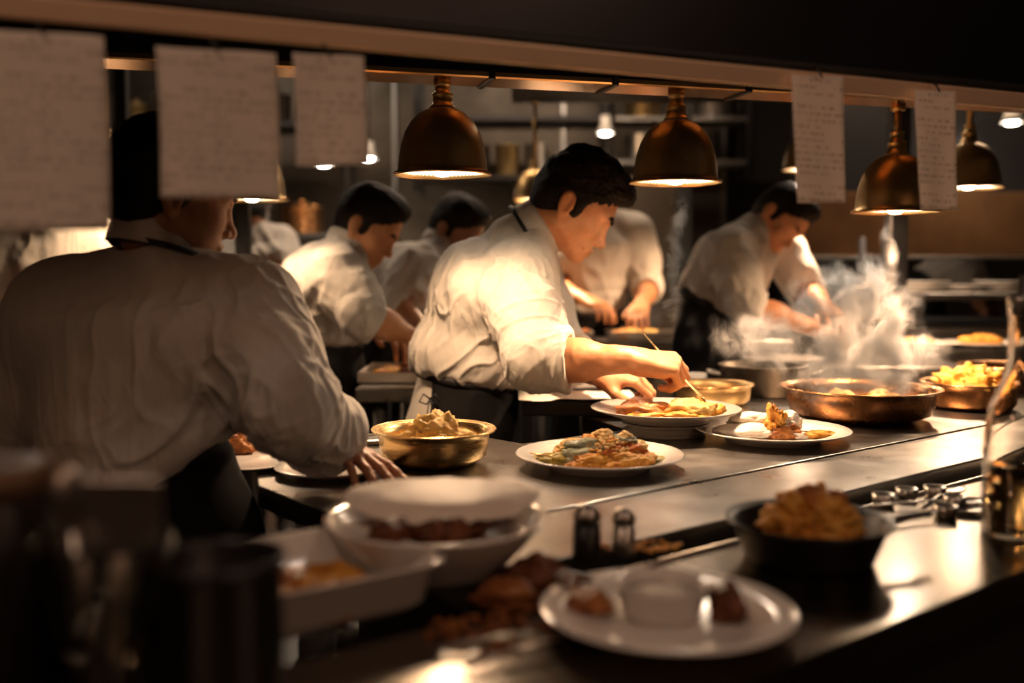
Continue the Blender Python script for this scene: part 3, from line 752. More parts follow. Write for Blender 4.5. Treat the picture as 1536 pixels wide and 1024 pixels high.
# island behind for the second row of cooks
def island(name, label, x0, x1, y0, y1, z):
    r = empty(name, ((x0 + x1) / 2, (y0 + y1) / 2, 0), label, 'table')
    m = MB(); m.box((x0, y0, z - .04), (x1, y1, z), .004); rel(m.build('worktop', M['steel_ctr'], r), r)
    m = MB(); m.box((x0 + .05, y0 + .05, .22), (x1 - .05, y1 - .05, .25), .004); rel(m.build('undershelf', M['steel_dark'], r), r)
    for x in (x0 + .06, x1 - .06):
        for y in (y0 + .06, y1 - .06): m = MB(); m.tube([(x, y, 0), (x, y, z - .04)], .022, 12); rel(m.build('leg', M['steel_dark'], r, smooth=True), r)
    return r
island('prep_table', 'steel prep table behind the bending cook, with trays of food on it', -.43, .30, 2.72, 3.22, .91)
island('work_table', 'steel work table where the stooping cook behind the steam plates food', .84, 1.45, 3.13, 3.46, .93)
island('rear_table', 'lit steel table with pans beyond the bending cook\'s forearm', .05, 1.10, 3.88, 4.10, .96)
island('side_table', 'low steel table holding white plates on the far right', 1.25, 2.6, 3.46, 3.78, .955)
# ---- header panel, ticket rail, lamp channel
def line(p, ang, t, z): return V3(p[0] + math.cos(ang) * t, p[1] + math.sin(ang) * t, z)
ta = math.radians(23.5); tp = (.63, 1.50)
hz = 1.507
hd_ = empty('hood_header', (tp[0], tp[1], hz), 'dark steel header panel across the top above the order tickets', 'hood', rz=ta)
m = MB(); m.box((-2.1, .01, 0), (2.2, .03, .62), .004); m.build('header_panel', M['header'], hd_)
m = MB()
m.box((-2.1, -.004, 0), (2.2, .012, .010), .003); m.build('lower_lip', M['black'], hd_)
m = MB()
for x in (-2.0, 2.1): m.box((x, .012, .6), (x + .03, .03, 1.39), .002)
m.build('hanger', M['steel_dark'], hd_)
M['rail'] = mat('warm_rail_metal', (.80, .58, .40), .5, .35, rvar=.2)
rl = empty('ticket_rail', (tp[0], tp[1], 1.470), 'long warm-lit metal rail that grips the hanging order tickets', 'rail', rz=ta)
m = MB()
m.put([(-2.0, .008, .011), (-2.0, .014, .011), (-2.0, .014, .035), (-2.0, .000, .035), (2.1, .008, .011), (2.1, .014, .011), (2.1, .014, .035), (2.1, .000, .035)],
      [(0, 1, 2, 3), (7, 6, 5, 4), (0, 4, 5, 1), (1, 5, 6, 2), (2, 6, 7, 3), (3, 7, 4, 0)])
m.build('rail_bar', M['rail'], rl, bevel=.003)
def ticket(px, y0, y1, wpx, label, tilt=0, clip=False):
    k = (px - 768) / FPX; c, s_ = math.cos(ta), math.sin(ta)
    # intersect view ray with the rail line, a little in front
    nx, ny = -s_, c; base = V3(tp[0], tp[1], 0) + V3(s_, -c, 0) * .006
    dd = (base[0] * nx + base[1] * ny) / (k * nx + ny)
    top = P(px, y0, dd); bot = P(px, y1, dd); w = wpx * dd / FPX / c * 1.0; hgt = top[2] - bot[2]
    r = empty('order_ticket', top, label, 'ticket', 'order tickets hanging from the rail', rz=ta + tilt)
    nx_, nz_ = 13, 25; v = []; f = []
    for j in range(nz_):
        for i in range(nx_):
            a = i / (nx_ - 1) - .5; b = j / (nz_ - 1)
            v.append((a * w + .002 * math.sin(b * 3), -.004 - .012 * b * b + .006 * math.cos(a * 5 + px) * b, -b * hgt + .0015 * math.sin(a * 4)))
    for j in range(nz_ - 1):
        for i in range(nx_ - 1): q = j * nx_ + i; f.append((q, q + nx_, q + nx_ + 1, q + 1))
    o = mesh_obj('paper', v, f, M['ticket'], r); sd = o.modifiers.new('t', 'SOLIDIFY'); sd.thickness = .0004
    m = MB(); m.tube([(-.006, .0, .012), (-.004, -.010, .006), (0, -.012, -.004)], .0016, 8); m.build('clip', M['steel_dark'], r, smooth=True)
    return r
ticket(66, 50, 347, 150, 'large dim order ticket nearest the camera at the far left end of the rail')
ticket(325, 76, 298, 157, 'wide order ticket hanging in front of the head of the cook seen from behind')
ticket(492, 83, 250, 97, 'small order ticket between the wide one and the first brass lamp')
ticket(1224, 114, 305, 88, 'order ticket hanging above the stooping cook behind the steam')
ticket(1400, 136, 316, 74, 'narrow order ticket overlapping the rightmost large brass lamp')
la = math.radians(15.0); lp = P(664, 128, 1.96)
ch = empty('lamp_channel', (lp[0], lp[1], 1.596), 'narrow copper-toned gantry shelf the brass heat lamps hang from', 'shelf', rz=la)
m = MB(); m.box((-2.6, -.05, 0), (2.6, .05, .014), .003); m.build('channel_plate', M['brass_rim'], ch)
m = MB(); m.box((-2.6, -.035, .014), (2.6, .045, .30), .003); m.build('channel_box', M['steel_dark'], ch)
m = MB()
for x in (-2.3, 2.3): m.box((x, -.02, .30), (x + .03, .02, 1.30), .003)
m.build('hanger', M['steel_dark'], ch)
for x in (-.9, .08, .33, .62, 1.1):
    m = MB(); m.box((x, -.056, -.004), (x + .012, .052, .018), .002); m.build('bracket', M['steel_dark'], ch)
# ---- heat lamps
SH = [(.0925, 0), (.0915, .004), (.0875, .007), (.0865, .012), (.0850, .030), (.0805, .056), (.0730, .080), (.0610, .101), (.0460, .116), (.0320, .1235), (.0235, .1265)]
def lamp(loc, top, label, power, s=1.0, group='brass heat lamps over the pass', light=True, wide=108, glow=.17):
    r = empty('heat_lamp', loc, label, 'lamp', group)
    inn = [(a - .0022, b - .0004 + (.001 if i else 0)) for i, (a, b) in enumerate(SH)]
    m = MB(); m.lathe([(a * s, b * s) for a, b in SH + [(.0215, .1255)] + inn[::-1][1:]], 72); m.build('lamp_shade', M['brass'], r, smooth=True)
    m = MB(); m.lathe([((a - .0030) * s, (b + .0012) * s) for a, b in SH[1:]] + [(.0, .1235 * s)], 64, closed=False); m.build('reflector', M['inner'], r, smooth=True)
    m = MB(); m.lathe([(.0950 * s, -.0015 * s), (.0952 * s, .0025 * s), (.0925 * s, .0045 * s), (.0905 * s, .001 * s), (.0915 * s, -.0020 * s)], 72); m.build('rim', M['brass_rim'], r, smooth=True)
    m = MB(); m.lathe([(.0, .140), (.0, .125), (.0245, .125), (.0255, .1275), (.0245, .131), (.0175, .133), (.0165, .148), (.0185, .149), (.0185, .153), (.0130, .154), (.0, .155)][2:] and
                      [(r_ * s, z_ * s) for r_, z_ in [(.0005, .124), (.0245, .125), (.0258, .128), (.0245, .1315), (.0205, .134), (.0190, .150), (.0205, .151), (.0205, .155), (.0150, .157), (.0140, .172), (.0155, .173), (.0155, .177), (.0005, .178)]], 36)
    m.build('collar', M['brass'], r, smooth=True)
    tz = top - loc[2]
    m = MB(); m.tube([(0, 0, .158 * s), (0, 0, tz)], .0085 * s, 14); m.lathe([(.001, tz - .012), (.016, tz - .012), (.017, tz), (.001, tz)], 24); m.build('stem', M['brass'], r, smooth=True)
    m = MB(); m.lathe([(.0005, -.005), (.012, -.003), (.021, .006), (.025, .020), (.022, .036), (.013, .052), (.012, .085), (.0005, .086)], 28, wob=None)
    o = m.build('bulb', M['bulb'], r, smooth=True); o.scale = (s, s, s)
    if light:
        ld = bpy.data.lights.new('lamp_light', 'SPOT'); ld.energy = power; ld.color = (1, .60, .33); ld.shadow_soft_size = .022
        ld.spot_size = math.radians(wide); ld.spot_blend = .4
        lo = bpy.data.objects.new('lamp_light', ld); COL.objects.link(lo); lo.parent = r; lo.location = (0, 0, -.030)
        # the glow inside the shade
        l2 = bpy.data.lights.new('lamp_glow', 'POINT'); l2.energy = power * glow * 1.3; l2.color = (1, .80, .60); l2.shadow_soft_size = .012
        o2 = bpy.data.objects.new('lamp_glow', l2); COL.objects.link(o2); o2.parent = r; o2.location = (.036, -.02, .03)
    return r
LP = 31
L1 = P(664, 262, 1.96); L2 = P(1013, 274, 2.08); L3 = P(1343, 318, 2.25)
lamp(L1, 1.596, 'brass heat lamp above the gap between the cooks, leftmost of the three large ones', LP * .42, wide=148, glow=.10)
lamp(L2, 1.596, 'brass heat lamp hanging over the bending cook\'s plate, middle of the three large ones', LP, wide=92, glow=.10)
lamp(L3, 1.596, 'brass heat lamp on a longer stem over the steaming pan, partly behind a ticket', LP)
# second row further back
lamp(P(1452, 282, 3.0), 1.86, 'smaller brass lamp at the right, partly behind the narrow order ticket', 28, 1.05, 'back row of heat lamps', wide=155)
lamp(P(378, 300, 2.75), 1.86, 'brass lamp in the back row, half hidden behind the wide order ticket', 5, 1.05, 'back row of heat lamps', wide=155)
lamp(P(160, 298, 2.75), 1.86, 'brass lamp in the back row, left of the nearest cook\'s hair', 1.6, 1.05, 'back row of heat lamps', wide=155)
lamp(P(802, 300, 4.3), 1.95, 'small brass lamp seen just above the bending cook\'s shoulder', 46, 1.0, 'back row of heat lamps', wide=155)
g = empty('back_gantry', (0, 2.87, 1.86), 'dark overhead gantry bar carrying the back row of lamps', 'gantry')
m = MB(); m.box((-1.9, -.16, 0), (2.2, .16, .05), .004); m.build('gantry_shelf', M['steel_dark'], g)
m = MB()
for x in (-1.7, 2.0): m.box((x, -.02, .05), (x + .04, .02, 1.04), .003)
m.build('hanger', M['steel_dark'], g)
g = empty('rear_gantry', (0.6, 4.15, 1.95), 'dark overhead bar above the rear table', 'gantry')
m = MB(); m.box((-.6, -.22, 0), (1.5, .22, .04), .004); m.build('gantry_shelf', M['steel_dark'], g)
m = MB()
for x in (-.5, 1.3): m.box((x, -.02, .04), (x + .04, .02, .95), .003)
m.build('hanger', M['steel_dark'], g)
lamp(P(1212, 255, 3.78), 1.95, 'brass fill lamp added to the back row, hidden behind the ticket above the stooping cook', 62, 1.05, 'back row of heat lamps', wide=155)  # fill lamp added out of sight to brighten the stooping cook
# ---- ceiling downlights in the kitchen
def downlight(p, power, label, r=.05, drop=None, col=(1, .78, .56)):
    e = empty('ceiling_light', p, label, 'light', 'small kitchen ceiling lights')
    L = (2.9 if drop is None else p[2] + drop) - p[2]
    m = MB(); m.lathe([(.0005, .10), (r * .55, .10), (r * .62, .05), (r, .0), (r * .94, -.0), (r * .55, .045), (.0005, .09)], 28); m.build('lamp_shade', M['inner'], e, smooth=True)
    m = MB(); m.tube([(0, 0, .09), (0, 0, 2.9 - p[2])], .006, 8); m.build('stem', M['steel_dark'], e)
    m = MB(); m.lathe([(.0005, .004), (r * .5, -.008), (r * .62, .012), (r * .2, .045), (.0005, .046)], 16); m.build('bulb', M['bulb_s'], e, smooth=True)
    ld = bpy.data.lights.new('light', 'SPOT'); ld.energy = power; ld.color = col; ld.shadow_soft_size = r * .6; ld.spot_size = math.radians(150); ld.spot_blend = .7
    lo = bpy.data.objects.new('light', ld); COL.objects.link(lo); lo.parent = e; lo.location = (0, 0, -.01)
downlight(P(160, 232, 5.4), 48, 'small bright kitchen light left of the nearest cook\'s hair')
downlight(P(486, 247, 5.6), 60, 'small white kitchen light just below the small order ticket')
downlight(P(553, 238, 6.0), 48, 'small dim kitchen light left of the first brass lamp')
downlight(P(1518, 184, 4.7), 6, 'small kitchen light near the top right corner')
downlight(P(908, 200, 5.8), 48, 'small kitchen light beyond the bending cook\'s hair')
# ================================================================== DISHES AND FOOD
def fmat(name, cols, rough=.5, bump=.8, bs=110, vs=34, bd=.0025, sss=.04): return mat(name, cols[0], rough, 0, .3, var=cols[1:], vs=vs, bump=bump, bs=bs, bd=bd, sss=sss)
F = dict(
    gold=fmat('golden_crust', [(.36, .11, .015), (.62, .28, .04), (.74, .44, .10)]),
    pale=fmat('pale_egg', [(.48, .24, .05), (.66, .43, .13), (.74, .54, .22)]),
    brown=fmat('browned_meat', [(.12, .035, .012), (.32, .11, .03), (.50, .22, .06)], .35),
    red=fmat('red_prawn', [(.32, .05, .012), (.52, .14, .03), (.66, .27, .06)], .3),
    olive=fmat('olive_leaf', [(.20, .15, .03), (.38, .28, .05), (.15, .15, .05)], .35),
    sage=fmat('grey_green_sauce', [(.16, .19, .13), (.32, .33, .22), (.50, .48, .34)], .3),
    cream=fmat('white_cream', [(.80, .74, .66), (.86, .82, .75)], .35, .25, 40),
    dark=fmat('dark_stew', [(.035, .012, .006), (.12, .035, .012), (.22, .08, .03)], .25),
    crumb=fmat('crumbs', [(.78, .55, .24), (.60, .34, .10)], .6))
def ico(n=4):
    import bmesh
    bm = bmesh.new(); bmesh.ops.create_icosphere(bm, subdivisions=n, radius=1); bm.verts.ensure_lookup_table()
    v = np.array([q.co[:] for q in bm.verts]); f = np.array([[w.index for w in q.verts] for q in bm.faces]); bm.free(); return v, f
ICO = {n: ico(n) for n in (2, 3, 4, 5)}
def lump(name, c, r, m, seed=0, amp=.25, freq=1.6, n=4, rz=0, tilt=0, label=None, cat='food', group=None, flat=True, parent=None, ridge=0, bend=0):
    v, f = ICO[n]; v = v.copy()
    d = 1 + amp * fbm(v * freq + seed * 7.7, seed, 4)
    if ridge: d += ridge * np.abs(noise(v * freq * 3 + seed, seed + 3))
    v = v * d[:, None] * V3(*r)
    if bend: v[:, 2] += bend * (v[:, 0] ** 2) / r[0]
    v = v @ Rx(tilt).T @ Rz(rz).T
    if flat: v[:, 2] = np.maximum(v[:, 2], -r[2] * .55)
    base = V3(c[0], c[1], c[2]) + V3(0, 0, r[2] * .5 if flat else 0)
    if parent is None:
        o = mesh_obj(name, v, f, m); o.location = base
        tag(o, label, cat, group)
    else:
        o = mesh_obj(name, v + base, f, m, parent)
    return o
def crumbs(name, c, rad, n, size, m, label, seed=1, zf=None, cat='crumbs', group=None):
    rn = random.Random(seed); vv, ff = ICO[2]; V = []; Fc = []
    for i in range(n):
        a = rn.random() * 2 * PI; q = math.sqrt(rn.random()); x, y = q * math.cos(a) * rad[0], q * math.sin(a) * rad[1]
        s = size * rn.uniform(.4, 1.2); z = (zf(x, y) if zf else 0) + s * .4
        w = vv * (1 + .3 * noise(vv * 2 + i))[:, None] * V3(s, s * rn.uniform(.6, 1), s * .7) + V3(x, y, z); Fc.append(ff + len(V) * len(vv)); V.append(w)
    o = mesh_obj(name, np.concatenate(V), np.concatenate(Fc), m); o.location = tuple(c)
    return tag(o, label, cat, group, 'stuff')
def plate(c, R, label, rise=.022, foot=.60, group=None, m=None, cat='plate', tilt=None, name='plate'):
    pr = [(.0005, .004), (foot * R * .9, .004), (foot * R * .92, .0), (foot * R, .0), (foot * R * 1.02, .005), (R * .82, rise * .62), (R * .985, rise * .93), (R, rise), (R * .985, rise + .0015),
          (R * .80, rise * .62 + .003), (foot * R * 1.08, .0095), (foot * R * .9, .0080), (.0005, .0080)]
    mb = MB(); mb.lathe(pr, 96, closed=False); o = mb.build(name, m or M['porc'], None, smooth=True); o.location = tuple(c)
    if tilt: o.rotation_euler = tilt
    return tag(o, label, cat, group)
def pan(c, R, H, label, m, name='pan', base=.78, lip=.006, handle=None, cat='pan', group=None):
    r = empty(name, c, label, cat, group); t = .002
    pr = [(.0005, 0), (R * base * .9, 0), (R * base, .003), (R * (base + (1 - base) * .70), H * .26), (R * .965, H * .72), (R * .975, H * .97), (R + lip, H), (R + lip, H + .0022), (R * .965, H - .002 + .0022), (R * .965 - t, H * .72),
          (R * (base + (1 - base) * .70) - t, H * .28), (R * base - t, .0055), (.0005, .0045)]
    mb = MB(); mb.lathe(pr, 96, closed=False); mb.build('bowl_body', m, r, smooth=True)
    mb = MB(); a = []
    n = 96; mb.lathe([(R + lip + .001, H - .001), (R + lip + .003, H + .0012), (R + lip + .001, H + .0036), (R + lip - .0015, H + .0012)], n); mb.build('rim', M['brass_rim'] if m is not M['brass_br'] else M['brass_br'], r, smooth=True)
    if handle is not None:
        d = V3(math.cos(handle), math.sin(handle), 0); s_ = V3(-d[1], d[0], 0); mb = MB()
        mb.tube([d * R * .98 + s_ * .03 + V3(0, 0, H * .75), d * (R + .03) + s_ * .028 + V3(0, 0, H * .85), d * (R + .042) + V3(0, 0, H * .88), d * (R + .03) - s_ * .028 + V3(0, 0, H * .85), d * R * .98 - s_ * .03 + V3(0, 0, H * .75)], .005, 10)
        mb.build('handle', m, r, smooth=True)
    return r
def GZ(px, py, dz=0): return G(px, py, ZC + dz)
# --- front plate, sharp
pc = GZ(899, 700); plate(pc, .142, 'white plate of golden food under grey-green sauce, in the middle of the pass', .024)
zt = pc + V3(0, 0, .009)
rn = random.Random(5)
GB = 'golden pieces on the middle plate'
for i, (dx, dy, rx, ry, rz_, mt, nm, lb) in enumerate([
        (-.052, -.012, .040, .026, .012, 'olive', 'pasta_parcel', 'olive-yellow parcel at the left front of the middle plate'),
        (-.080, .010, .030, .018, .008, 'olive', 'pasta_parcel', 'thin olive-yellow leaf at the far left of the middle plate'),
        (-.015, -.038, .036, .024, .013, 'gold', 'fried_piece', 'golden fried piece at the front of the middle plate'),
        (.030, -.040, .038, .026, .014, 'gold', 'fried_piece', 'golden fried piece at the front right of the middle plate'),
        (.060, -.022, .034, .024, .012, 'gold', 'fried_piece', 'golden fried piece near the right of the middle plate'),
        (.088, -.012, .034, .018, .006, 'olive', 'pasta_parcel', 'flat yellow-green leaf at the right of the middle plate'),
        (.0, .015, .055, .040, .026, 'gold', 'fried_piece', 'large golden piece in the centre of the pile on the middle plate'),
        (.050, .015, .035, .030, .022, 'pale', 'fried_piece', 'pale piece at the back right of the middle plate'),
        (-.040, .030, .038, .030, .020, 'pale', 'fried_piece', 'pale golden piece at the back left of the middle plate')]):
    lump(nm, zt + V3(dx, dy, 0), (rx, ry, rz_), F[mt], 10 + i, .28, 1.8, 5, rz=rn.uniform(-.6, .6), label=lb, ridge=.12)
for i, (dx, dy, dz, rx, ry, rz_, mt, nm, lb) in enumerate([
        (.026, -.014, .020, .019, .015, .012, 'red', 'prawn', 'red-brown prawn curl in the middle of the pile on the middle plate'),
        (.056, -.004, .018, .021, .017, .011, 'red', 'prawn', 'red-brown prawn curl towards the right of the pile'),
        (.010, -.036, .016, .014, .011, .008, 'red', 'prawn', 'small reddish prawn at the front of the middle plate'),
        (-.012, -.004, .026, .042, .019, .011, 'sage', 'sauce', 'grey-green sauce draped over the pile on the middle plate'),
        (-.040, -.022, .014, .022, .018, .012, 'sage', 'sauce', 'grey-green sauce running down the left of the middle plate'),
        (.034, .012, .034, .030, .016, .009, 'sage', 'sauce', 'pale green sauce on the top right of the pile'),
        (.006, .018, .042, .018, .014, .009, 'crumb', 'crumb_topping', 'golden crumb knob crowning the middle plate'),
        (.044, .014, .040, .013, .011, .009, 'crumb', 'crumb_topping', 'second smaller golden crumb knob right of the crown of the middle plate'),
        (-.034, .016, .028, .018, .013, .008, 'crumb', 'crumb_topping', 'left golden crumb knob on the middle plate')]):
    lump(nm, zt + V3(dx, dy, dz), (rx, ry, rz_), F[mt], 40 + i, .34, 1.7, 4, rz=rn.uniform(-.4, .4), label=lb, flat=False, ridge=.15)
crumbs('crumbs', zt + V3(.01, -.005, .004), (.070, .042), 190, .0042, F['crumb'], 'golden crumbs scattered over the food on the middle plate', 3, lambda x, y: max(0, .046 - .55 * abs(x) - .5 * abs(y)))
mb = MB(); mb.tube([zt + V3(-.118, -.004, .016), zt + V3(-.09, -.008, .012), zt + V3(-.066, -.006, .010)], [.003, .004, .005], 8, flat=.4)
tag(mb.build('spoon', M['brass_br'], smooth=True), 'brass spoon tip resting at the left of the middle plate', 'spoon')
# --- second plate, right
pc = GZ(1158, 660); plate(pc, .150, 'white plate with cream and golden pastry, right of centre in front of the steaming pan', .023)
zt = pc + V3(0, 0, .009)
lump('cream', zt + V3(-.045, .0, .0), (.062, .050, .018), F['cream'], 71, .16, 1.4, 5, label='white cream spread under the pastry on the right plate')
lump('cream', zt + V3(-.03, .020, .014), (.050, .030, .020), F['cream'], 72, .16, 1.6, 5, label='white folded cheese slice standing behind the pastry on the right plate')
lump('cream', zt + V3(.030, .002, .026), (.026, .024, .020), F['cream'], 73, .22, 2.2, 5, flat=False, label='round whipped cream ball on the right plate')
lump('cream', zt + V3(.035, -.020, .0), (.030, .022, .010), F['cream'], 79, .2, 2, 4, label='white cream puddle at the front of the right plate')
lump('fried_piece', zt + V3(.001, -.014, .004), (.019, .022, .034), F['gold'], 74, .40, 2.2, 5, label='tall golden pastry piece at the centre of the right plate', ridge=.2)
lump('fried_piece', zt + V3(.010, -.030, .0), (.030, .016, .016), F['brown'], 75, .30, 2.2, 4, label='browned pastry piece at the front of the right plate', ridge=.2)
for i, (x, y, a) in enumerate([(.062, -.018, .016), (.088, -.012, .012)]): lump('fried_piece', zt + V3(x, y, 0), (.032, .017, .008), F['gold'], 76 + i, .25, 2, 4, label=['flat golden sauce-coated piece right of the cream', 'flat golden piece at the right edge of the cream plate'][i])
lump('garnish', zt + V3(-.098, -.016, .0), (.012, .008, .004), F['olive'], 78, .3, 2, 3, label='small green garnish at the left of the right plate')
# --- brass bowl
pc = GZ(651, 694); bw = pan(pc, .098, .058, 'shiny brass bowl of rice-like food beside the leaning hand', M['brass_br'], 'bowl', .74, .007, cat='bowl')
m_ = lump('scrambled_egg', pc + V3(.0, .0, .006), (.060, .058, .046), F['pale'], 81, .20, 2.2, 5, label='pale golden scrambled egg heaped in the brass bowl', ridge=.3)
lump('browned_piece', pc + V3(.03, -.046, .024), (.030, .016, .014), F['brown'], 82, .3, 2, 4, label='browned piece at the front of the egg heap in the brass bowl', flat=False)
crumbs('crumbs', pc + V3(0, 0, .034), (.036, .036), 90, .0045, F['pale'], 'pale crumbs on the egg heap in the brass bowl', 8, lambda x, y: max(0, .024 - 6 * (x * x + y * y)))
# --- plate being worked on
pc = GZ(998, 650); plate(pc, .088, 'small upturned dish under the plate being dressed', .024, .9, m=M['porc_d'], cat='dish', name='dish')
pw = pc + V3(0, 0, .0275); plate(pw, .152, 'grey-white plate the bending cook is dressing with a spoon', .026, .58, m=M['porc_d'])
zt = pw + V3(0, 0, .009)
for i, (dx, dy, dz, rx, ry, rz_, mt, lb) in enumerate([
        (-.050, .0, .0, .050, .034, .020, 'brown', 'dark browned meat at the left of the plate being dressed'),
        (-.012, .012, .0, .040, .030, .016, 'brown', 'dark glazed meat in the middle of the plate being dressed'),
        (-.04, -.034, .0, .045, .020, .008, 'gold', 'golden strip at the front left of the plate being dressed'),
        (.050, -.006, .0, .050, .034, .022, 'pale', 'pale golden mash at the right of the plate being dressed'),
        (.092, .004, .0, .028, .022, .016, 'gold', 'golden browned end piece on the plate being dressed'),
        (.03, -.034, .0, .045, .020, .009, 'gold', 'golden strip at the front right of the plate being dressed')]):
    lump('food_portion', zt + V3(dx, dy, dz), (rx, ry, rz_), F[mt], 90 + i, .28, 2, 4, label=lb, ridge=.2)
# spoon in the hand
a, b = P(966, 501, 2.15), P(1058, 603, 2.01); q = nrm(b - a)
mb = MB(); mb.tube([a, a + (b - a) * .3, a + (b - a) * .75, b - q * .012, b], [.0022, .0024, .0028, .006, .003], 10, flat=.6)
tag(mb.build('spoon', M['brass_br'], smooth=True), 'slim golden spoon held in the bending cook\'s right hand', 'spoon')
# napkin on a low box behind
q = P(845, 604, 2.22)
mb = MB(); mb.box((-.12, -.06, 0), (.16, .10, .035), .003); o = mb.build('steel_tray', M['steel_dark']); o.location = (q[0] + .03, q[1] + .10, ZC); tag(o, 'low steel tray behind the plate being dressed, with baking paper on it', 'tray')
v = []; f = []
for j in range(12):
    for i in range(16):
        x, y = i / 15 - .5, j / 11 - .5; v.append((x * .27, y * .17, .0015 + .003 * noise(V3(i * .35, j * .4, 1)) + .003))
for j in range(11):
    for i in range(15): k = j * 16 + i; f.append((k, k + 1, k + 17, k + 16))
o = mesh_obj('baking_paper', v, f, M['paper']); o.location = (q[0] + .035, q[1] + .10, ZC + .036); sd = o.modifiers.new('s', 'SOLIDIFY'); sd.thickness = .0008
tag(o, 'white baking paper lying under the bending cook\'s far hand', 'paper')
# --- steaming pan and neighbours
pc = GZ(1289, 628); big = pan(pc, .166, .070, 'wide copper pan with steam rising from it, right of centre', M['copper'], 'copper_pan', .70, .005)
PAN = pc
for i in range(9):
    a = i * 2.4; rr = .03 + .022 * (i % 4)
    lump('dumpling', pc + V3(.005 + rr * math.cos(a) * 1.2, rr * math.sin(a), .032), (.030, .025, .018), F['gold' if i % 3 else 'pale'], 120 + i, .22, 1.8, 4, rz=a, label='golden dumpling simmering in the steaming copper pan', group='dumplings in the steaming pan')
pc2 = GZ(1452, 612); pan(pc2, .104, .062, 'smaller copper pan of golden food right of the steaming pan', M['copper'], 'copper_pan', .80, .004)
lump('fried_heap', pc2 + V3(-.005, 0, .02), (.075, .07, .050), F['gold'], 141, .3, 1.6, 5, label='golden fried heap in the smaller copper pan on the right', ridge=.35)
lump('fried_chip', pc2 + V3(-.01, -.01, .062), (.024, .018, .022), F['gold'], 142, .3, 1.6, 4, label='pointed golden chip on top of the fried heap', ridge=.3)
pc3 = GZ(1510, 585); pan(pc3, .125, .068, 'copper pan behind the smaller one at the right edge', M['copper'], 'copper_pan', .82, .004)
pc4 = GZ(1069, 606); pan(pc4, .095, .050, 'brass-coloured bowl between the dressed plate and the steaming pan', M['brass'], 'bowl', .8, .004, cat='bowl')
# clear glass dish and steel pot behind
pc5 = GZ(1145, 590); r = empty('stock_pot', pc5, 'wide steel pot with a loop handle behind the brass bowl', 'pot'); mb = MB()
mb.lathe([(.0005, 0), (.11, 0), (.115, .004), (.117, .075), (.121, .078), (.117, .080), (.113, .077), (.111, .006), (.0005, .004)], 72, closed=False); mb.build('pot_body', M['steel_back'], r, smooth=True)
for sgn in (-1, 1): mb = MB(); mb.tube([(sgn * .115, .03, .055), (sgn * .145, .025, .06), (sgn * .145, -.025, .06), (sgn * .115, -.03, .055)], .005, 8); mb.build('handle', M['steel'], r, smooth=True)
plate(P(1175, 522, 3.2) * V3(1, 1, 0) + V3(0, 0, .932), .13, 'white plate on the work table under the stooping cook\'s hands', .02)
mb = MB(); mb.lathe([(.0005, 0), (.030, 0), (.032, .003), (.033, .055), (.031, .055), (.030, .004), (.0005, .004)], 36, closed=False); o = mb.build('ramekin', M['porc'], smooth=True); o.location = tuple(GZ(1042, 590)); tag(o, 'small white ramekin behind the brass bowl beside the steel pot', 'ramekin')
# --- plates by the leaning hand
pc = GZ(500, 709); plate(pc, .095, 'small white plate under the leaning hand', .012, .6)
pc = GZ(372, 700); plate(pc, .080, 'white plate half hidden by the nearest cook\'s sleeve, with food on it', .010, .6)
pc = pc + V3(.0, 0, .008)
plate(pc + V3(-.02, .06, -.008), .085, 'white plate behind the half hidden one at the worktop end', .012, .6) if False else None
lump('roast_piece', G(366, 668, ZC + .02) + V3(0, 0, -.018), (.030, .034, .026), F['brown'], 151, .3, 2, 4, label='browned crispy food showing between the nearest cook\'s apron and sleeve', ridge=.3)
mb = MB(); mb.box((-.06, -.035, 0), (.06, .035, .012), .003, R=Rz(.3)); o = mb.build('metal_tray', M['steel']); o.location = tuple(GZ(556, 664)); tag(o, 'small flat steel tray behind the leaning hand, left of the brass bowl', 'tray')
mb = MB(); mb.tube([(0, 0, .016), (.05, .01, .020), (.10, .0, .018)], [.006, .003, .003], 8, flat=.5); o = mb.build('tongs', M['steel'], smooth=True); o.location = tuple(GZ(528, 668)); tag(o, 'steel tongs lying across the small tray behind the leaning hand', 'tongs')
# leaf
# ================================================================== NEAR, OUT OF FOCUS
# stew bowl with flatbread
pc = GZ(655, 852); r = empty('stew_bowl', pc, 'white stoneware bowl of dark stew, out of focus in front of the pass', 'bowl')
mb = MB(); mb.lathe([(.0005, 0), (.070, 0), (.074, .004), (.100, .030), (.117, .050), (.122, .056), (.124, .059), (.119, .060), (.112, .052), (.096, .034), (.068, .010), (.0005, .008)], 80, closed=False); mb.build('bowl_body', M['porc'], r, smooth=True)
def onto(p, z): return V3(p[0], p[1], z)
for i in range(12):
    a = i * 2.39; rr = .016 + .019 * (i % 4)
    lump('stew_chunk', pc + V3(rr * math.cos(a) * 1.1, rr * math.sin(a) * 1.05, .044), (.026, .022, .019), F['dark' if i % 3 else 'brown'], 160 + i, .3, 2, 3, rz=a, label='dark glistening stew chunk in the stoneware bowl', group='stew chunks in the bowl')
mb = MB(); mb.lathe([(.0005, .020), (.086, .020), (.104, .040), (.0005, .045)], 48, closed=False); o = mb.build('stew', F['dark'], smooth=True); o.location = tuple(pc); tag(o, 'dark brown stew filling the white stoneware bowl', 'stew')
v, f = ICO[5]; v = v.copy(); a_ = np.arctan2(v[:, 1], v[:, 0]); front = np.clip(-np.sin(a_) - .1, 0, 1)
rg_ = 1 + .05 * noise(np.stack([np.cos(a_) * 4, np.sin(a_) * 4, v[:, 2] * 2], -1), 5) * (np.hypot(v[:, 0], v[:, 1]) > .5)
v = v * V3(.108, .074, .009) * rg_[:, None]; rr_ = np.hypot(v[:, 0] / .108, v[:, 1] / .074)
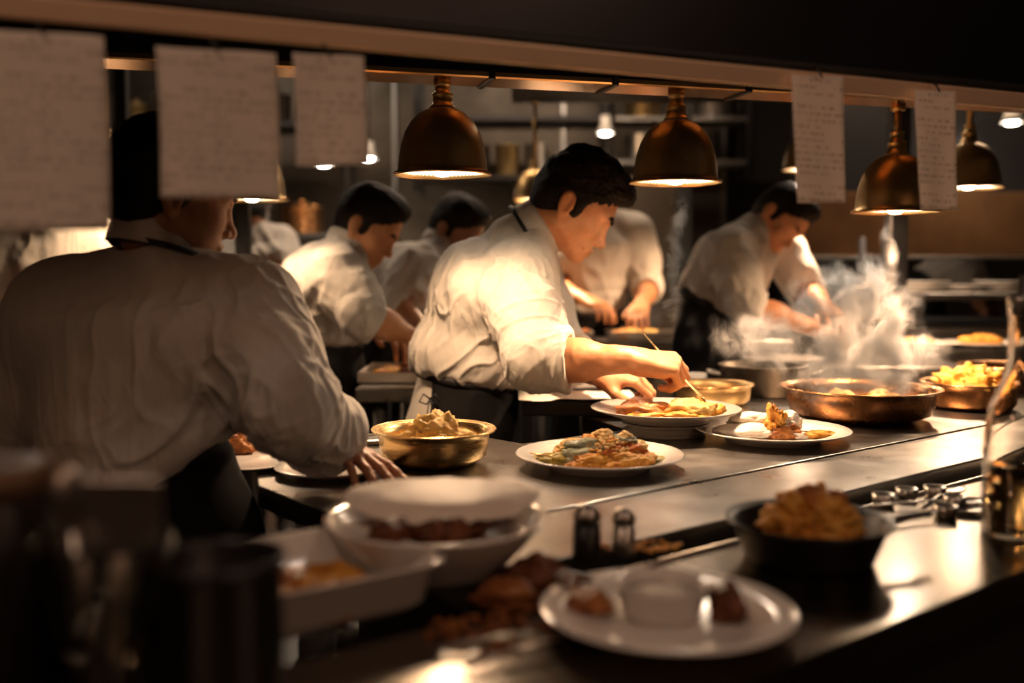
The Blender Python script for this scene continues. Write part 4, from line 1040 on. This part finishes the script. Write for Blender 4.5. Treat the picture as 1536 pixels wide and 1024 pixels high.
v[:, 2] += .004 * rr_ ** 2 * (1 - 2.4 * front) - .012 * front * sst(.70, 1.05, rr_) * (1 + .5 * noise(np.stack([a_ * 6, a_ * 0, a_ * 0], -1), 9)) + .0008 * fbm(v * 30, 4, 2)
o = mesh_obj('flatbread', v, f, mat('pale_flatbread', (.90, .84, .76), .45, 0, .5, var=[(.84, .74, .62)], vs=9)); o.location = tuple(G(661, 744, ZC + .078)); tag(o, 'round pale flatbread with ragged front edge covering the stew bowl', 'bread')
# square baking dish
dc = GZ(452, 915); dr = .62; r = empty('baking_dish', dc, 'white rectangular baking dish with browned food, blurred at lower left', 'dish', rz=dr)
def dish_ring(hx, hy, rad, z, n=8):
    o_ = []
    for cx_, cy_, a0 in ((1, 1, 0), (-1, 1, PI / 2), (-1, -1, PI), (1, -1, 1.5 * PI)):
        for k in range(n + 1): a = a0 + PI / 2 * k / n; o_.append((cx_ * (hx - rad) + rad * math.cos(a), cy_ * (hy - rad) + rad * math.sin(a), z))
    return o_
rings = [dish_ring(.085, .065, .02, 0), dish_ring(.10, .080, .02, .012), dish_ring(.108, .086, .022, .045), dish_ring(.116, .094, .024, .050), dish_ring(.116, .094, .024, .053), dish_ring(.106, .084, .022, .050), dish_ring(.098, .076, .02, .016), dish_ring(.088, .066, .02, .007)]
v = sum(rings, []); n = len(rings[0]); f = []
for j in range(len(rings) - 1):
    for i in range(n): f.append((j * n + i, j * n + (i + 1) % n, (j + 1) * n + (i + 1) % n, (j + 1) * n + i))
f.append(tuple(range(n))[::-1]); f.append(tuple((len(rings) - 1) * n + i for i in range(n)))
mesh_obj('dish_body', v, f, M['porc'], r)
for i, (x, y, mt) in enumerate([(-.04, .0, 'gold'), (-.01, .03, 'brown'), (.01, -.02, 'gold'), (.04, .01, 'gold'), (-.05, -.03, 'dark'), (.0, -.045, 'brown')]):
    c_ = Rz(dr) @ V3(x, y, 0)
    lump('bake_piece', dc + c_ + V3(0, 0, .007), (.034, .028, .018), F[mt], 180 + i, .3, 2, 4, label='browned baked piece in the rectangular white dish', group='baked pieces in the rectangular dish')
# near plate with ramekin
pc = GZ(1000, 940); plate(pc, .118, 'white plate carrying a round sauce pot, blurred in front', .020, .6)
mb = MB(); mb.lathe([(.0005, 0), (.034, 0), (.037, .003), (.042, .028), (.044, .030), (.042, .032), (.039, .029), (.035, .006), (.0005, .005)], 56, closed=False); o = mb.build('sauce_pot', M['porc'], smooth=True); o.location = tuple(pc + V3(-.004, .008, .009)); tag(o, 'round white sauce pot in the middle of the blurred near plate', 'pot')
mb = MB(); mb.lathe([(.0005, 0), (.0375, 0), (.0005, .004)], 40, closed=False); o = mb.build('sauce', F['cream'], smooth=True); o.location = tuple(pc + V3(-.004, .008, .030)); tag(o, 'pale sauce filling the round pot on the near plate', 'sauce')
lump('roast_piece', pc + V3(.056, .0, .010), (.016, .024, .020), F['dark'], 191, .3, 2, 4, label='dark roast morsel right of the sauce pot on the near plate')
lump('roast_piece', pc + V3(-.07, .02, .010), (.024, .02, .012), F['brown'], 192, .3, 2, 4, label='browned crisp left of the sauce pot on the near plate')
lump('cheese_cube', pc + V3(.082, -.012, .011), (.013, .011, .010), F['cream'], 193, .2, 2, 3, label='pale cheese lump at the right rim of the near plate')
# dark dish with a fried heap
pc = GZ(1212, 838); r = empty('iron_dish', pc, 'dark iron dish holding a golden-brown heap, at right in front', 'dish')
mb = MB(); mb.lathe([(.0005, 0), (.066, 0), (.072, .004), (.086, .040), (.095, .046), (.094, .049), (.084, .043), (.069, .008), (.0005, .006)], 72, closed=False); mb.build('dish_body', M['blackg'], r, smooth=True)
mb = MB(); mb.tube([(.085, .0, .042), (.125, .02, .046), (.150, .035, .044)], [.008, .007, .009], 10, flat=.5); mb.build('handle', M['blackg'], r, smooth=True)
lump('fried_heap', pc + V3(.004, 0, .020), (.046, .044, .036), F['gold'], 201, .30, 1.8, 5, label='golden-brown fried heap in the dark iron dish', ridge=.4)
for i, (x, y, z) in enumerate([(.0, .0, .074), (-.024, -.01, .066), (.026, -.006, .068), (.006, -.034, .058)]):
    lump('fried_ball', pc + V3(x, y, z), (.017, .016, .014), F['gold' if i % 2 else 'brown'], 205 + i, .3, 2, 4, label='small browned ball on top of the heap in the iron dish', group='browned balls on the heap', flat=False)
# oil bottle at right edge
def bottle(c, prof, name, label, m, cap=None, s=1):
    r = empty(name, c, label, 'bottle'); mb = MB(); inner = [(max(.0004, a - .0028), b + (.004 if i == 0 else 0)) for i, (a, b) in enumerate(prof)][::-1]
    mb.lathe([(a * s, b * s) for a, b in prof + inner], 56, closed=False); mb.build('bottle_body', m, r, smooth=True)
    if cap: mb = MB(); mb.lathe([(a * s, b * s) for a, b in cap], 32, closed=False); mb.build('cap', M['steel'], r, smooth=True)
    return r
bp = [(.0005, 0), (.036, 0), (.039, .004), (.039, .12), (.034, .16), (.018, .20), (.0145, .22), (.0145, .275), (.0165, .277), (.0165, .287), (.0145, .288)]
bottle(GZ(1521, 800), bp, 'glass_bottle', 'tall clear glass bottle, blurred at the right edge', M['glass'], [(.0005, .286), (.017, .286), (.017, .30), (.006, .302), (.005, .325), (.0005, .325)])
t = NT('amber_oil'); t.b.inputs['Base Color'].default_value = (.85, .62, .28, 1); t.b.inputs['Transmission Weight'].default_value = 1; t.b.inputs['Roughness'].default_value = .02; M['oil'] = t.m
mb = MB(); mb.lathe([(.0005, .005), (.0345, .005), (.0355, .01), (.0355, .085), (.0005, .085)], 48, closed=False); o = mb.build('oil', M['oil'], smooth=True); o.location = tuple(GZ(1521, 800)); tag(o, 'amber oil filling the lower part of the glass bottle', 'oil')
# shakers, jar and clutter between the counters
def shaker(c, s, label, m, name='shaker', rz=0, lay=False):
    r = empty(name, c, label, name); mb = MB(); prof = [(.0005, 0), (.017, 0), (.018, .002), (.0165, .045), (.0175, .047), (.0175, .056), (.012, .066), (.0005, .069)]
    R_ = Ry(PI / 2) if lay else None
    mb.lathe([(a * s, b * s) for a, b in prof[:4] + [(.0005, .045)]], 32, closed=False, R=R_, o=(0, 0, .018 * s if lay else 0)); mb.build('body', m, r, smooth=True)
    mb = MB(); mb.lathe([(a * s, b * s) for a, b in [(.0005, .0455)] + prof[4:]], 32, closed=False, R=R_, o=(0, 0, .018 * s if lay else 0)); mb.build('cap', M['steel'], r, smooth=True); r.rotation_euler.z = rz
    return r
shaker(GZ(880, 838), .95, 'dark spice jar with steel cap in the middle foreground, left of two', M['blackg'], 'spice_jar')
shaker(GZ(935, 830), .8, 'steel salt shaker right of the dark spice jar', M['steel'], 'shaker')
def spoon(c, rz, label, m, L=.16, name='spoon', k=1.0):
    r = empty(name, c, label, 'spoon', None, rz); mb = MB(); mb.tube([(0, 0, .006), (L * .5, 0, .010), (L * .78, 0, .006)], [.0045 * k, .0028 * k, .0028 * k], 10, flat=.5); mb.build('handle', m, r, smooth=True)
    v, f = ICO[4]; v = v.copy() * V3(.026 * k, .018 * k, .007 * k); v[:, 2] = np.where(v[:, 2] > 0, -v[:, 2] * .7, v[:, 2]); mesh_obj('spoon_bowl', v + V3(L * .78 + .022 * k, 0, .0085), f, m, r); return r
for px, py, rz, lb in ((1345, 790, .5, 'steel spoon lying right of the iron dish'), (1385, 768, .9, 'steel spoon nearer the glass bottle, right of the iron dish'), (1310, 765, .2, 'steel spoon lying just behind the handle of the iron dish'),
                       (640, 985, .35, 'spoon lying at the bottom left of the near plate'), (700, 1010, .6, 'dark-lit spoon at the bottom edge, left of the near plate')):
    spoon(GZ(px, py), rz, lb, M['steel'])
for i, (px, py) in enumerate([(1325, 757), (1360, 748), (1402, 745), (1432, 760), (1418, 775)]):
    mb = MB(); mb.lathe([(.0005, 0), (.012, 0), (.014, .003), (.016, .016), (.0145, .016), (.012, .004), (.0005, .003)], 28, closed=False); o = mb.build('measuring_cup', M['steel'], smooth=True); o.location = tuple(GZ(px, py)); tag(o, 'tiny shiny steel cup in the cluster right of the iron dish', 'cup', 'steel cups right of the iron dish')
lump('roast_piece', GZ(800, 880), (.030, .024, .020), F['dark'], 221, .3, 2, 4, label='dark roast lump between the stew bowl and the spice jar', ridge=.3)
lump('roast_piece', GZ(845, 900), (.026, .022, .016), F['dark'], 222, .3, 2, 4, label='dark roast lump just above the near plate on its left', ridge=.3)
lump('roast_piece', GZ(760, 905), (.028, .022, .015), F['brown'], 223, .3, 2, 4, label='browned lump nearest the front of the stew bowl', ridge=.3)
crumbs('crumbs', GZ(735, 950), (.06, .05), 120, .0035, F['brown'], 'dark crumbs scattered on the near counter left of the near plate', 21)
crumbs('crumbs', GZ(960, 820), (.05, .03), 60, .0035, F['gold'], 'golden crumbs scattered near the steel salt shaker', 22)
lump('garlic_bulb', GZ(420, 790), (.014, .012, .010), F['cream'], 224, .2, 2, 4, label='small shiny pale lump above the corner of the baking dish') if False else None
M['highlit'] = mat('brown_lid_highlight', (.16, .09, .05), .4, .3)  # lighter brown stands in for the warm highlight on the container rim
# foreground left: steel canister, jars with utensils, dark mill
c0 = GZ(330, 1075); r = empty('steel_canister', c0, 'dark steel canister with a rim, blurred at lower left', 'canister')
mb = MB(); mb.lathe([(.0005, 0), (.045, 0), (.047, .003), (.047, .112), (.050, .115), (.050, .122), (.0475, .123), (.0455, .118), (.0455, .006), (.0005, .005)], 64, closed=False); mb.build('canister_body', M['steel_dark'], r, smooth=True)
c1 = GZ(160, 1120)
r = empty('utensil_jar', c1, 'glass jar of utensils at the lower left, beside the steel canister', 'jar')
mb = MB(); mb.lathe([(.0005, 0), (.044, 0), (.048, .004), (.048, .145), (.046, .150), (.0445, .145), (.0445, .007), (.0005, .006)], 56, closed=False); mb.build('jar_body', M['glass'], r, smooth=True)
for i, (dx, dy, L, lb, kk) in enumerate([(-.020, .01, .20, 'steel ladle standing leftmost in the utensil jar', 'ladle'), (.018, -.012, .19, 'steel spatula with a square blade standing in the utensil jar', 'spatula'), (.002, .02, .185, 'steel whisk-like spoon standing at the back of the utensil jar', 'spoon')]):
    u = empty(kk, c1 + V3(dx * .4, dy * .4, .008), lb, kk)
    mb = MB(); mb.tube([(0, 0, 0), (dx * .8, dy * .8, L * .7)], .0042, 8); mb.build('handle', M['steel'], u, smooth=True)
    if kk == 'spatula': mb = MB(); mb.box((dx * .8 - .026, dy * .8 - .001, L * .7), (dx * .8 + .026, dy * .8 + .001, L * .7 + .05), .0008); mb.build('blade', M['steel'], u)
    else:
        v, f = ICO[4]; v = v.copy() * V3(.017, .007, .022); mesh_obj('ladle_bowl', v + V3(dx * .8, dy * .8, L * .7 + .025), f, M['steel'], u)
c2 = GZ(110, 1000)
r = empty('storage_jar', c2, 'second glass jar of brown spice at the far lower left', 'jar')
mb = MB(); mb.lathe([(.0005, 0), (.040, 0), (.043, .004), (.043, .105), (.036, .118), (.0345, .116), (.040, .104), (.040, .007), (.0005, .006)], 56, closed=False); mb.build('jar_body', M['glass'], r, smooth=True)
mb = MB(); mb.lathe([(.0005, .0065), (.0385, .0065), (.0385, .070), (.0005, .074)], 48, closed=False); mb.build('spice', F['dark'], r, smooth=True)
mb = MB(); mb.lathe([(.0005, .116), (.039, .116), (.040, .120), (.040, .134), (.038, .137), (.0005, .138)], 48, closed=False); mb.build('lid', M['brass'], r, smooth=True)
r = empty('dark_container', GZ(2, 1075), 'dark round container with a rim highlight painted on its lid, cut by the left edge of the view', 'container')
mb = MB(); mb.lathe([(.0005, 0), (.043, 0), (.046, .004), (.046, .175), (.044, .178), (.0005, .178)], 56, closed=False); mb.build('container_body', M['blackg'], r, smooth=True)
mb = MB(); mb.lathe([(.0455, .168), (.0485, .168), (.0490, .184), (.046, .190), (.0005, .191), (.0005, .180)], 56, closed=False); mb.build('lid', M['highlit'], r, smooth=True)
# ================================================================== STEAM
def steam(name, label, blobs, dens, seed, wisp=7.0, thr=.48, step=None):
    S = Sdf()
    for c, r in blobs: S.add(ell(c, r), .06)
    ctr = V3(*blobs[0][0]); pts = [c for c, r in blobs]; lo, hi = bbox(pts, .26)
    v, f = S.net(lo, hi, .010); o = mesh_obj(name, v - ctr, f, None) if False else None
    me_o = mesh_obj(name, v - ctr, f, bpy.data.materials.new(name + '_vapour')); me_o.location = tuple(ctr)
    mt = me_o.data.materials[0]; mt.use_nodes = True; T = NT.__new__(NT); T.m = mt; T.t = mt.node_tree; T.n = T.t.nodes; T.l = T.t.links
    for q in list(T.n):
        if q.type == 'BSDF_PRINCIPLED': T.n.remove(q)
    out = T.n['Material Output']; tc = T.node('ShaderNodeTexCoord')
    # soft falloff from each puff
    tot = None
    for c, r in blobs:
        mp = T.node('ShaderNodeMapping'); mp.vector_type = 'TEXTURE'; mp.inputs['Location'].default_value = tuple(V3(*c) - ctr); mp.inputs['Scale'].default_value = tuple(r); T.link(tc.outputs['Object'], mp.inputs[0])
        ln = T.node('ShaderNodeVectorMath', operation='LENGTH'); T.link(mp.outputs[0], ln.inputs[0])
        fa = T.math('SUBTRACT', 1.0, ln.outputs['Value'], clamp=True); tot = fa if tot is None else T.math('MAXIMUM', tot, fa)
    w = T.node('ShaderNodeTexNoise'); w.inputs['Scale'].default_value = wisp * .7; w.inputs['Detail'].default_value = 2; T.link(tc.outputs['Object'], w.inputs['Vector'])
    sc = T.node('ShaderNodeVectorMath', operation='MULTIPLY_ADD'); sc.inputs[1].default_value = (.20, .20, .20); T.link(w.outputs['Color'], sc.inputs[0]); T.link(tc.outputs['Object'], sc.inputs[2])
    mp = T.node('ShaderNodeMapping'); mp.inputs['Scale'].default_value = (1, 1, .62); mp.inputs['Location'].default_value = (seed, 0, 0); T.link(sc.outputs[0], mp.inputs[0])
    n = T.noise(mp.outputs[0], wisp, 6, .62, .5)
    base = T.math('MULTIPLY_ADD', tot, .26, -.075); v1 = T.math('ADD', n, base); x = T.math('SUBTRACT', v1, thr); x = T.math('MULTIPLY', x, 5.5, clamp=True); x = T.math('POWER', x, 1.5)
    fo = T.math('POWER', T.math('MULTIPLY', tot, 1.9, clamp=True), 1.3)
    d = T.math('MULTIPLY', T.math('MULTIPLY', x, fo), dens)
    vol = T.node('ShaderNodeVolumeScatter'); vol.inputs['Color'].default_value = (.93, .93, .93, 1); vol.inputs['Anisotropy'].default_value = .15; mt.cycles.volume_step_rate = .14; T.link(d, vol.inputs['Density']); T.link(vol.outputs[0], out.inputs['Volume'])
    return tag(me_o, label, 'steam', None, 'stuff')
ds = 2.12
steam('steam', 'cloud of steam rising from the wide copper pan', [(P(1285, 520, ds), (.20, .15, .16)), (P(1290, 470, ds), (.17, .13, .13)), (P(1235, 465, ds), (.14, .11, .11)), (P(1150, 510, ds + .03), (.15, .10, .10)), (P(1335, 520, ds), (.15, .12, .11)), (P(1290, 572, ds), (.20, .12, .09)), (P(1278, 440, ds), (.12, .10, .10))], 42, 3.0, 15.0, .535)
steam('steam', 'thin wisp of steam drifting under the middle large lamp', [(P(1012, 400, 2.3), (.035, .03, .13)), (P(1020, 320, 2.3), (.03, .03, .10)), (P(1010, 470, 2.3), (.05, .03, .06))], 30, 9.0, 15.0, .53)
steam('steam', 'faint haze of steam beside the stooping cook\'s apron', [(P(975, 480, 2.9), (.13, .08, .13)), (P(1030, 500, 2.9), (.07, .07, .09))], 4, 5.0, 9.0, .54)
steam('steam', 'thin wisp of steam drifting under the lamp on the longer stem', [(P(1338, 385, 2.3), (.025, .03, .10)), (P(1330, 345, 2.3), (.03, .03, .05))], 12, 15.0, 15.0, .52)
# ================================================================== KITCHEN BEHIND
def boxobj(name, lo, hi, m, label, cat, group=None, c=.004):
    ctr = (V3(*lo) + V3(*hi)) / 2; mb = MB(); mb.box(V3(*lo) - ctr, V3(*hi) - ctr, c); o = mb.build(name, m); o.location = tuple(ctr); return tag(o, label, cat, group)
# extractor hood, right
h = empty('extractor_hood', (2.6, 5.0, 1.30), 'wide brown metal extractor hood beyond the rightmost lamps', 'hood')
mb = MB(); mb.box((-1.15, 0, 0), (.28, .03, .32), .003); mb.build('hood_panel', M['copper_hood'], h)
mb = MB(); mb.box((.29, 0, 0), (1.9, .03, .32), .003); mb.build('hood_panel', M['copper_hood'], h)
mb = MB(); mb.box((-1.15, .03, .02), (1.9, .24, 1.6), .003); mb.build('hood_body', M['steel_dark'], h)
mb = MB(); mb.box((-1.16, -.012, -.012), (1.9, .03, .004), .002); mb.build('lower_trim', M['steel'], h)
# grey steel wall panels, mid
for i, (a, b) in enumerate([(-3.0, -1.9), (-1.88, -.8), (-.78, .35), (.37, 1.45)]):
    pw_ = empty('wall_panel', ((a + b) / 2, 6.9, 0), ['far left grey steel wall panel behind the cooks', 'grey steel wall panel behind the small order ticket', 'grey steel wall panel beyond the first brass lamp', 'grey steel wall panel beyond the middle brass lamp'][i], 'wall panel')
    mb = MB(); mb.box(((a - b) / 2, 0, .9), ((b - a) / 2, .03, 2.6), .004); mb.build('panel', M['steel_back'], pw_)
    mb = MB(); mb.box(((b - a) / 2 - .012, -.015, .9), ((b - a) / 2 + .012, 0, 2.6), .002); mb.build('cover_strip', M['steel'], pw_)
# cook line with range and shelves
def rack(name, label, x0, x1, y0, y1, zs, m, z0=0, z1=None):
    r = empty(name, ((x0 + x1) / 2, (y0 + y1) / 2, 0), label, 'shelf')
    for z in zs: mb = MB(); mb.box((x0, y0, z - .03), (x1, y1, z), .003); rel(mb.build('shelf_board', m, r), r)
    for x in (x0 - .017, x1 + .017):
        for y in (y0 + .02, y1 - .02): mb = MB(); mb.tube([(x, y, z0), (x, y, z1 or zs[-1] + .25)], .016, 10); rel(mb.build('post', M['steel_dark'], r, smooth=True), r)
    return r
rack('plate_rack', 'steel rack of plates under the hood at the far right', 1.62, 3.0, 4.30, 4.62, [.50, .965, 1.135], M['steel'])
rack('pan_shelf', 'high steel shelf of pots between the middle and right brass lamps', .62, 1.42, 6.1, 6.4, [1.90, 2.16], M['steel'], 1.8, 2.9)
rack('pan_shelf', 'high steel shelf of pots beyond the bending cook', -.55, .55, 6.0, 6.4, [1.80, 2.15], M['steel_dark'], 1.7, 2.9)
rack('pan_shelf', 'dark shelf of pots behind the wide order ticket', -2.6, -1.0, 5.9, 6.3, [1.45, 2.1], M['steel_dark'], 1.38, 2.9)
# cooking range along the back
rg = empty('cooking_range', (0, 6.4, 0), 'dark cooking range running along the back of the kitchen', 'range')
mb = MB(); mb.box((-2.9, -.35, 0), (3.6, .4, .88), .006); mb.build('range_body', M['steel_dark'], rg)
mb = MB(); mb.box((-2.95, -.40, .88), (3.65, .42, .92), .006); mb.build('cooktop', M['steel'], rg)
for k in range(10):
    mb = MB(); mb.lathe([(.0005, 0), (.022, 0), (.024, .02), (.0005, .022)], 16, closed=False, R=Rx(PI / 2), o=(-2.6 + .62 * k, -.36, .80)); mb.build('knob', M['steel'], rg, smooth=True)
# posts
def post(x, y, z1, label, m=None, w=.035):
    mb = MB(); mb.box((-w, -w, 0), (w, w, z1), .004); o = mb.build('upright_post', m or M['steel_dark']); o.location = (x, y, 0); return tag(o, label, 'post')
q = P(1343, 400, 3.9); post(q[0], q[1], 2.9, 'dark upright post right of the steam, under the long-stemmed lamp')
q = P(366, 400, 3.45); post(q[0], q[1], 2.9, 'dark upright post beside the face of the cook seen from behind', None, .024)
q = P(188, 340, 3.4); post(q[0], q[1], 2.9, 'dark upright post left of the nearest cook\'s hair', None, .02)
q = P(1026, 380, 5.0); post(q[0], q[1], 2.9, 'dark upright post between the hidden-headed cook and the stooping cook', M['black'], .03)
q = P(985, 380, 5.6); boxobj('steel_cabinet', (q[0] - .55, 5.55, 0), (q[0] + .10, 6.0, 1.75), M['steel_back'], 'tall grey steel cabinet behind the hidden-headed cook', 'cabinet')
boxobj('steel_cabinet', (-1.55, 5.5, 0), (-.35, 5.9, 1.28), M['steel_back'], 'low grey steel cabinet beyond the cook reaching right', 'cabinet')
# pots, pans, containers on the shelves
def pot(c, R, H, m, label, lid=False, group='pots on the back shelves'):
    r = empty('pot', c, label, 'pot', group); mb = MB(); mb.lathe([(.0005, 0), (R * .95, 0), (R, .006), (R, H), (R + .005, H + .003), (R - .003, H + .004), (R - .003, .008), (.0005, .006)], 36, closed=False); mb.build('pot_body', m, r, smooth=True)
    if lid: mb = MB(); mb.lathe([(.0005, H + .03), (R * .6, H + .022), (R + .003, H + .006), (R + .003, H + .004), (.0005, H + .004)], 36, closed=False); mb.lathe([(.0005, H + .028), (.014, H + .03), (.018, H + .045), (.0005, H + .05)], 16, closed=False); mb.build('lid', m, r, smooth=True)
    return r
rn = random.Random(12); k = 0
ms = [M['steel'], M['copper'], M['steel_back'], M['brass'], M['steel']]
for (x0, x1, y, z) in [(.70, 1.38, 6.25, 1.902), (.70, 1.38, 6.25, 2.162), (-.50, .45, 6.2, 1.802), (-2.55, -1.1, 6.1, 1.452), (-2.55, -1.1, 6.1, 2.102)]:
    x = x0
    while x < x1 - .1:
        R = rn.uniform(.07, .13); pot((x + R, y, z), R, rn.uniform(.08, .20), ms[k % 5], 'metal pot or pan standing on a back shelf', rn.random() < .5); x += 2 * R + .03; k += 1
for i in range(9): pot((-2.4 + .62 * i, 6.25, .922), rn.uniform(.10, .16), rn.uniform(.08, .22), ms[i % 5], 'metal pot standing on the cooking range', i % 2 == 0, 'pots on the cooking range')
# stacks of plates on the right rack and plates on the side table
for i, (px, n) in enumerate([(1385, 3), (1440, 2), (1500, 3)]):
    q = P(px, 438, 4.45)
    for j in range(n): plate((q[0], q[1], 1.136 + j * .0165), .115, 'white plate stacked on the steel rack at the far right', .014, .6, 'plates on the far right rack')
for i, (px, R) in enumerate([(1395, .11), (1470, .13), (1540, .12)]):
    q = P(px, 520, 3.62); plate((q[0], q[1], .956), R, ['leftmost white plate on the low table at far right', 'white plate with golden food on the low table at far right', 'rightmost white plate on the low table at far right'][i], .016, .6)
    if i == 1: lump('food_portion', (q[0], q[1], .966), (.07, .045, .022), F['gold'], 301, .3, 2, 3, label='golden food on the middle plate of the low far table', ridge=.3)
for i, px in enumerate((1385, 1410)): q = P(px, 512, 3.55); lump('bread_roll', (q[0], q[1] + .12, .957), (.03, .03, .02), F['gold'], 310 + i, .15, 2, 3, label=['small golden roll left on the low far table', 'small golden roll next to the first on the low far table'][i])
# bright containers under the hood gap
for i, px in enumerate((1205, 1238, 1271, 1304)):
    q = P(px, 436, 5.2); mb = MB(); mb.lathe([(.0005, 0), (.045, 0), (.047, .01), (.047, .20), (.03, .23), (.028, .26), (.0005, .26)], 28, closed=False)
    o = mb.build('squeeze_bottle', [M['porc'], M['steel'], M['porc_d']][i % 3], smooth=True); o.location = (q[0], q[1], .99); tag(o, 'pale upright bottle in the row beneath the hood', 'bottle', 'bottles beneath the hood')
boxobj('rear_counter', (1.2, 5.06, 0), (3.4, 5.36, .99), M['steel_dark'], 'dark counter holding the pale bottles beneath the hood', 'counter')
# food trays on the island tables
def tray(c, sx, sy, label, mt, seed, n=6, group=None):
    r = empty('food_tray', c, label, 'tray', group); mb = MB(); t_ = .002
    mb.box((-sx, -sy, 0), (sx, sy, .004), .001); mb.box((-sx, -sy, 0), (-sx + .004, sy, .03), .001); mb.box((sx - .004, -sy, 0), (sx, sy, .03), .001); mb.box((-sx, -sy, 0), (sx, -sy + .004, .03), .001); mb.box((-sx, sy - .004, 0), (sx, sy, .03), .001)
    mb.build('tray_body', M['steel'], r); rr = random.Random(seed)
    for i in range(n):
        lump('food_portion', V3(*c) + V3(rr.uniform(-.75, .75) * sx, rr.uniform(-.7, .7) * sy, .005), (sx * .3, sy * .35, .022), F[mt[i % len(mt)]], seed + i, .3, 2, 3, rz=rr.uniform(0, 3), label='portion of food in ' + label, group='portions in ' + label)
tray((-.33, 2.98, .912), .11, .16, 'the steel tray near the reaching cook\'s hands', ['gold', 'brown', 'dark'], 400)
plate((-.12, 2.92, .911), .12, 'white plate on the prep table behind the bending cook\'s back', .02)
tray((.20, 3.98, .962), .12, .09, 'the steel tray on the rear table, left one', ['gold', 'pale', 'brown'], 420)
tray((.52, 3.98, .962), .14, .09, 'the steel tray on the rear table, middle one', ['gold', 'pale'], 440)
plate((.84, 3.98, .961), .11, 'white plate on the rear table under the far arm', .016)
# ================================================================== FILL LIGHTS ADDED OUT OF VIEW (dining side and kitchen ceiling)
def pendant(p, power, label, col=(1, .50, .27), size=.11):  # unseen fill lamp, added and modelled as a pendant
    e = empty('fill_pendant', p, label, 'light', 'unseen fill pendants added on the dining side')
    mb = MB(); mb.lathe([(.0005, .16), (.03, .16), (.05, .14), (.13, .02), (.14, 0), (.135, 0), (.045, .135), (.0005, .155)], 36, closed=False); mb.build('lamp_shade', M['black'], e, smooth=True)
    mb = MB(); mb.tube([(0, 0, .16), (0, 0, 2.9 - p[2])], .004, 8); mb.build('cord', M['black'], e)
    mb = MB(); v, f = ICO[3]; mesh_obj('bulb', v * .04 + V3(0, 0, .05), f, M['bulb_s'], e)
    ld = bpy.data.lights.new('light', 'POINT'); ld.energy = power; ld.color = col; ld.shadow_soft_size = size; lo = bpy.data.objects.new('light', ld); COL.objects.link(lo); lo.parent = e; lo.location = (0, 0, -.14)
pendant((-1.9, -.9, 2.1), 9, 'black pendant added as unseen fill over the dining side, behind the viewer on the left')
pendant((1.4, -1.0, 2.1), 11, 'black pendant added as unseen fill over the dining side, behind the viewer on the right')

def fill_strip(x, y, power, label, L=1.2, rz=0, z=2.82):  # unseen ceiling fixture added as fill for the dark kitchen behind
    e = empty('fill_strip_light', (x, y, z), label, 'light', None, rz)
    mb = MB(); mb.box((-L / 2, -.09, .0), (L / 2, .09, .08), .01); mb.build('housing', M['steel_back'], e)
    mb = MB(); mb.tube([(-L / 2 + .03, 0, -.018), (L / 2 - .03, 0, -.018)], .016, 12); mb.build('tube', M['bulb_s'], e, smooth=True)
    ld = bpy.data.lights.new('light', 'AREA'); ld.shape = 'RECTANGLE'; ld.size = L; ld.size_y = .12; ld.energy = power; ld.color = (1, .68, .43)
    lo = bpy.data.objects.new('light', ld); COL.objects.link(lo); lo.parent = e; lo.location = (0, 0, -.04)
fill_strip(-1.7, 4.6, 9, 'ceiling strip added as unseen fill over the left of the kitchen')
fill_strip(.1, 4.7, 27, 'ceiling strip added as unseen fill over the middle of the kitchen')
fill_strip(2.1, 4.4, 17, 'ceiling strip added as unseen fill over the right of the kitchen')

pendant((-.5, .25, 2.3), 5.5, 'black pendant added as fill over the near counter, left one, above the view')  # added fill above the view, brightens the tickets and near dishes
pendant((1.0, .45, 2.3), 4.5, 'black pendant added as fill over the near counter, right one, above the view')
